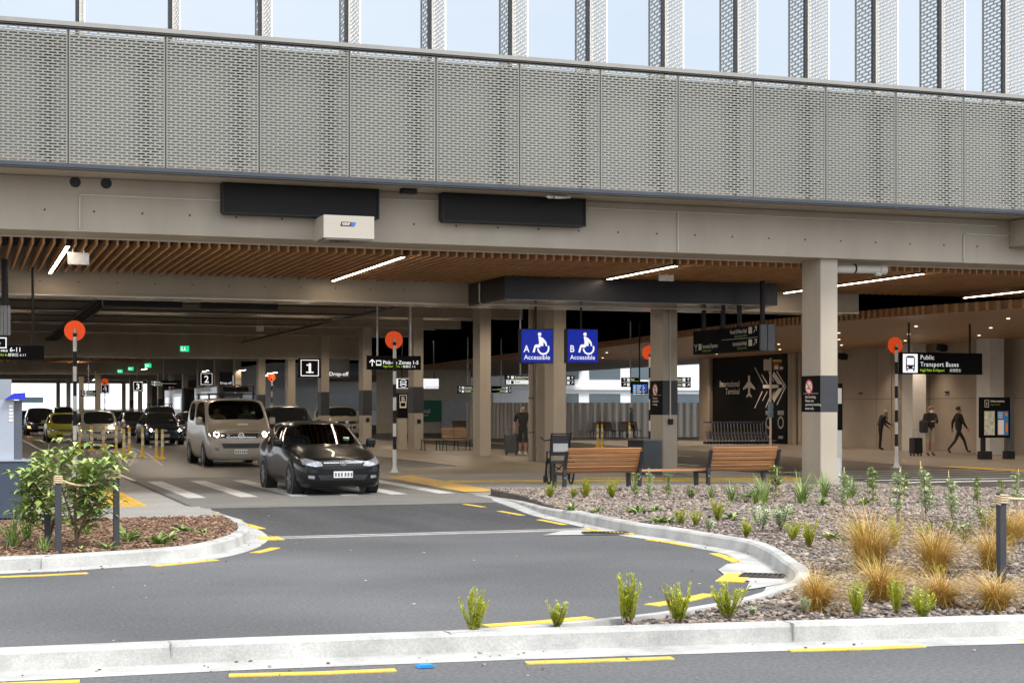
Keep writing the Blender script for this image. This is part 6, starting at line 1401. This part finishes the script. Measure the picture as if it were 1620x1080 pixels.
for a in [('heath',750,1001,68,'lime heath bush on the kerb tip, leftmost and standing alone before the tarmac'),
 ('heathw',882,994,42,'lime heath bush with pale tips, second from the left on the kerb tip',1.2),
 ('tall',993,986,76,'tall narrow lime heath bush between the leaning one and the curb bend'),
 ('heathw',1073,986,60,'white tipped lime heath bush in front of a long yellow dash',1.1),
 ('heath',1153,980,56,'broad lime heath bush below the curved grate',1.2),
 ('heathw',1354,977,56,'lime heath bush at the foot of the left golden tussocks'),
 ('heathw',1460,977,46,'leaning lime heath bush at the foot of the middle golden tussocks',1.3),
 ('heath',1361,856,30,'lime heath bush directly behind the left golden tussock',1.5),
 ('heath',1415,866,44,'lime heath bush between the two big golden tussocks, further back'),
 ('heath',1254,856,32,'left one of two touching lime heath bushes in the bed centre'),
 ('heath',1280,866,42,'right one of two touching lime heath bushes in the bed centre',1.1),
 ('heath',1181,850,28,'small round lime heath bush near the bed kerb, alone in the gravel',1.2),
 ('heath',1135,824,32,'lime heath bush left of the silver spurges',1.2),
 ('heath',1078,830,26,'yellowish heath bush left of a reddish one',1.3),
 ('heath',1101,832,24,'dull reddish heath bush beside the small silver spurge',1.2),
 ('heath',870,788,24,'small heath bush in front of the left bench foot'),
 ('heath',908,788,18,'tiny heath bush under the left backrest, left one'),
 ('heath',926,788,30,'twiggy heath bush under the left backrest, middle one'),
 ('heath',968,789,30,'lime heath bush under the left backrest, right one',1.1),
 ('heath',1485,912,22,'small olive heath bush behind the middle tussock',1.6),
 ('tussock',1372,905,74,'big upright golden tussock, left of two in the bed',.9),('tussock',1477,910,62,'big golden tussock, right of two in the bed',.95),
 ('tussock',1290,966,50,'orange tussock nearest the bed kerb corner',1.1),('tussock',1392,950,50,'straw coloured tussock behind the front lime bush',1.2),
 ('tussock',1487,960,44,'straw coloured tussock sprawling left of the rope post',1.3),('tussock',1565,902,48,'golden tussock touching the left side of the rope post',.9),
 ('tussock',1573,965,44,'golden tussock in front of the rope post foot',1.3),('tussock',1592,862,44,'golden tussock behind the rope post'),('tussock',1622,852,36,'golden tussock cut by the right picture edge'),
 ('spurge',1121,842,22,'small silver spurge near the bed kerb'),('spurge',1205,842,42,'left one of two larger silver spurges',.9),('spurge',1235,842,44,'right one of two larger silver spurges',.9),('spurge',1190,975,18,'pale green spurge seedling right of the broad heath bush',1.3),('spurge',1272,974,30,'thin spurge at the foot of the orange tussock',.7),
 ('heathw',1418,972,56,'slender bush with white flower heads before the tussocks',.7),
 ('rosette',905,808,14,'green herb near the bed kerb under the left backrest',1.3),('rosette',947,812,12,'green herb left of the bench middle seat',1.4),('rosette',1010,812,16,'green herb beneath the bench middle seat',1.4),('rosette',1037,810,12,'green herb right of the bench middle seat',1.4),
 ('rosette',1040,828,14,'left herb of a close pair in the left bed',1.5),('rosette',1058,828,14,'right herb of a close pair in the left bed',1.5),('rosette',1157,823,14,'green herb between two lime bushes',1.6),('rosette',1318,853,14,'dark green herb right of the touching lime bushes',2.),('rosette',1240,815,16,'green herb behind the right silver spurge',1.4),('rosette',1300,800,14,'green herb before the front column',1.5),('rosette',1370,800,14,'green herb by the first staked saplings',1.5),('rosette',1480,868,16,'yellow green herb above the middle tussock',1.3),
 ('leafy',1460,856,30,'leafy seedling right of the mid bed heath bush',1.1),('leafy',1525,860,36,'leafy seedling below the fifth staked sapling',1.1),('leafy',1560,845,44,'dark leafy seedling left of the rope post top',1.0),('leafy',1505,845,24,'small leafy seedling among the right saplings'),('leafy',1095,790,22,'leafy seedling under the right backrest, left one',1.3),('leafy',1180,795,24,'leafy seedling under the right backrest, right one',1.3),
 ('flax',1125,790,28,'strappy plant left under the right backrest'),('flax',1157,795,38,'strappy plant with upright blades under the right backrest'),('flax',1208,798,50,'tall strappy plant at the right bench end',.9),('flax',1268,797,54,'large strappy plant left of the front column'),('flax',1305,788,44,'dark strappy plant at the foot of the front column'),('flax',1345,788,40,'strappy plant with arching blades right of the front column',1.2),('flax',1195,797,30,'low strappy plant behind the right silver spurge',1.1),
 ('sapling',1004,791,36,'staked sapling left before the bench middle seat'),('silver',1027,793,38,'thin pale staked sapling before the bench middle seat'),('sapling',1056,791,34,'staked sapling right before the bench middle seat'),
 ('sapling',1228,795,46,'bushy staked sapling right of the long bench',1.2),('silver',1335,812,52,'pale staked sapling right of the front column',1.1),('sapling',1380,802,50,'dark green staked sapling, first before the belisha beacon'),('silver',1421,822,60,'pale staked sapling under the belisha beacon foot',1.1),('silver',1463,822,66,'tallest pale staked sapling in the bed'),('silver',1505,826,58,'pale staked sapling right of the tallest'),('sapling',1546,802,38,'small staked sapling with a leaning stake before the kiosk'),('sapling',1583,796,30,'staked sapling just left of the rope post'),('silver',1608,804,46,'bare grey staked sapling right of the rope post'),('sapling',1432,790,34,'reddish thin staked sapling behind the pale ones'),('sapling',1470,785,26,'low staked sapling at the back edge of the bed')]: plant(*a)
for a in [('flax',18,868,62,'strappy plant at the left edge below the pay station',1.0),('flax',42,852,42,'darker strappy plant beside the pay station foot',1.1),('flax',70,876,30,'small strappy plant left of the first rope post',1.2),
 ('rosette',128,873,10,'small herb at the planter kerb, left one',2),('rosette',170,871,16,'small herb at the planter kerb below the shrub',1.3),('rosette',200,858,28,'green herb right of the second rope post',.9),('rosette',250,862,20,'broad green herb near the planter kerb',1.6),('rosette',268,855,16,'green herb in the middle of the bark',1.3),('rosette',288,842,14,'green herb near the pavement edge',1.6),('rosette',322,846,10,'green herb at the tip of the bark bed',1.8),('flax',136,848,26,'low dark strappy plant behind the shrub trunk',1.4)]: plant(*a)
# broad leaved shrub
def shrub(px_, py_, hpx, label, seed, spread):
    r = random.Random(seed); z = .12; x, y = G(px_,py_,z); Zc = (z-HC)*F/(HY-py_); h = hpx*Zc/F
    t = thing('leafy_shrub', label, 'shrub', (x,y,z), 'broad leaved shrubs in the bark bed'); st = MB(); fo = MB(); tips = []
    def grow(p, d, ln, rad, lev):
        n = 5; pts = [p]
        for i in range(n): d = (d+Vector((r.gauss(0,.12),r.gauss(0,.12),.06))).normalized(); pts.append(pts[-1]+d*ln/n)
        st.tube(pts,[rad*(1-.12*i) for i in range(n+1)],5 if lev else 7)
        for i in range(1,n+1):
            q = pts[i]
            if lev >= 1:
                for k in range(1 if lev == 1 else 2):
                    a = r.uniform(0,6.28); v = (d*.5+Vector((math.cos(a),math.sin(a),r.uniform(-.3,.5)))).normalized(); q2 = q+v*r.uniform(.01,.05); leaf(fo,q2,v,Vector((0,0,1)),r.uniform(.11,.175),r.uniform(.055,.085),r.choice((0,0,1,1,1,2)),r.uniform(.1,.5),.2)
            if lev < 2 and i >= 1:
                for k in range(r.choice((1,2)) if lev == 0 else 1):
                    a = r.uniform(0,6.28); dd = (d*.35+Vector((math.cos(a)*spread,math.sin(a)*spread*.8,r.uniform(.1,.6)))).normalized(); grow(q,dd,ln*r.uniform(.35,.6),rad*.5,lev+1)
    grow(Vector((0,0,0)),Vector((0,0,1)),h*.62,.024,0)
    for k in range(3): a = r.uniform(0,6.28); grow(Vector((0,0,.06+.05*k)),Vector((math.cos(a)*.55,math.sin(a)*.5,1)).normalized(),h*.62,.015,1)
    grow(Vector((.02,0,h*.35)),Vector((.05,0,1)),h*.66,.010,2)
    fo.build('foliage',[grn1,grn2,flx2],t,local=True); st.build('stem',stemb,t,local=True); return t
shrub(123,868,184,'broad leaved shrub with a slim trunk between the two rope posts',5,1.0)
shrub(78,862,160,'broad leaved shrub left of the first rope post, over the navy plinth',11,.9)
# posts and rope
ropem = mat('rope_straw',(.50,.38,.24),.8,var=.2,scale=40)
def post(px_, py_, ptop, label, z=.12):
    x, y = G(px_,py_,z); zt = PY(px_,ptop,y)[1]; t = thing('rope_post', label, 'post', (x,y,0), 'dark timber rope posts'); MB().cbox((x,y,(zt+.05)/2),(.068,.068,zt-.05),bev=.005).build('post', mat('post_charcoal',(.03,.032,.036),.6,var=.2,scale=8,stretch=(3,3,.4)), t)
    m_ = MB()
    for i in range(4): q = zt-.02-.022*i; m_.tube([(x-.04,y-.04,q),(x+.04,y-.04,q-.004),(x+.04,y+.04,q-.008),(x-.04,y+.04,q-.012),(x-.04,y-.04,q-.016)],.011,6)
    m_.build('rope_wrap', ropem, t); return Vector((x,y,zt-.05))
a = post(92,876,750,'dark rope post in the bark bed, front left one'); b = post(184,868,742,'dark rope post at the right end of the bark bed'); c = post(75,862,790,'dark rope post hidden behind the left shrub'); d = post(1584,921,779,'dark rope post among the golden tussocks at the right')
def rope(p, q, sag, label):
    pts = [p.lerp(q,i/16)-Vector((0,0,4*sag*(i/16)*(1-i/16))) for i in range(17)]; m_ = MB(); m_.tube(pts,.014,7); tag(m_.build('rope', ropem), label, 'rope', 'straw ropes between the posts')
rope(a, b, .10, 'straw rope sagging through the shrub between the two front left posts')
rope(b, Vector((*G(214,762,.14),.16)), .0, 'straw rope stay running from the right post down to the pavement')
rope(d, d+Vector((2.6,-.15,.03)), .05, 'straw rope leaving the right post toward the picture edge')
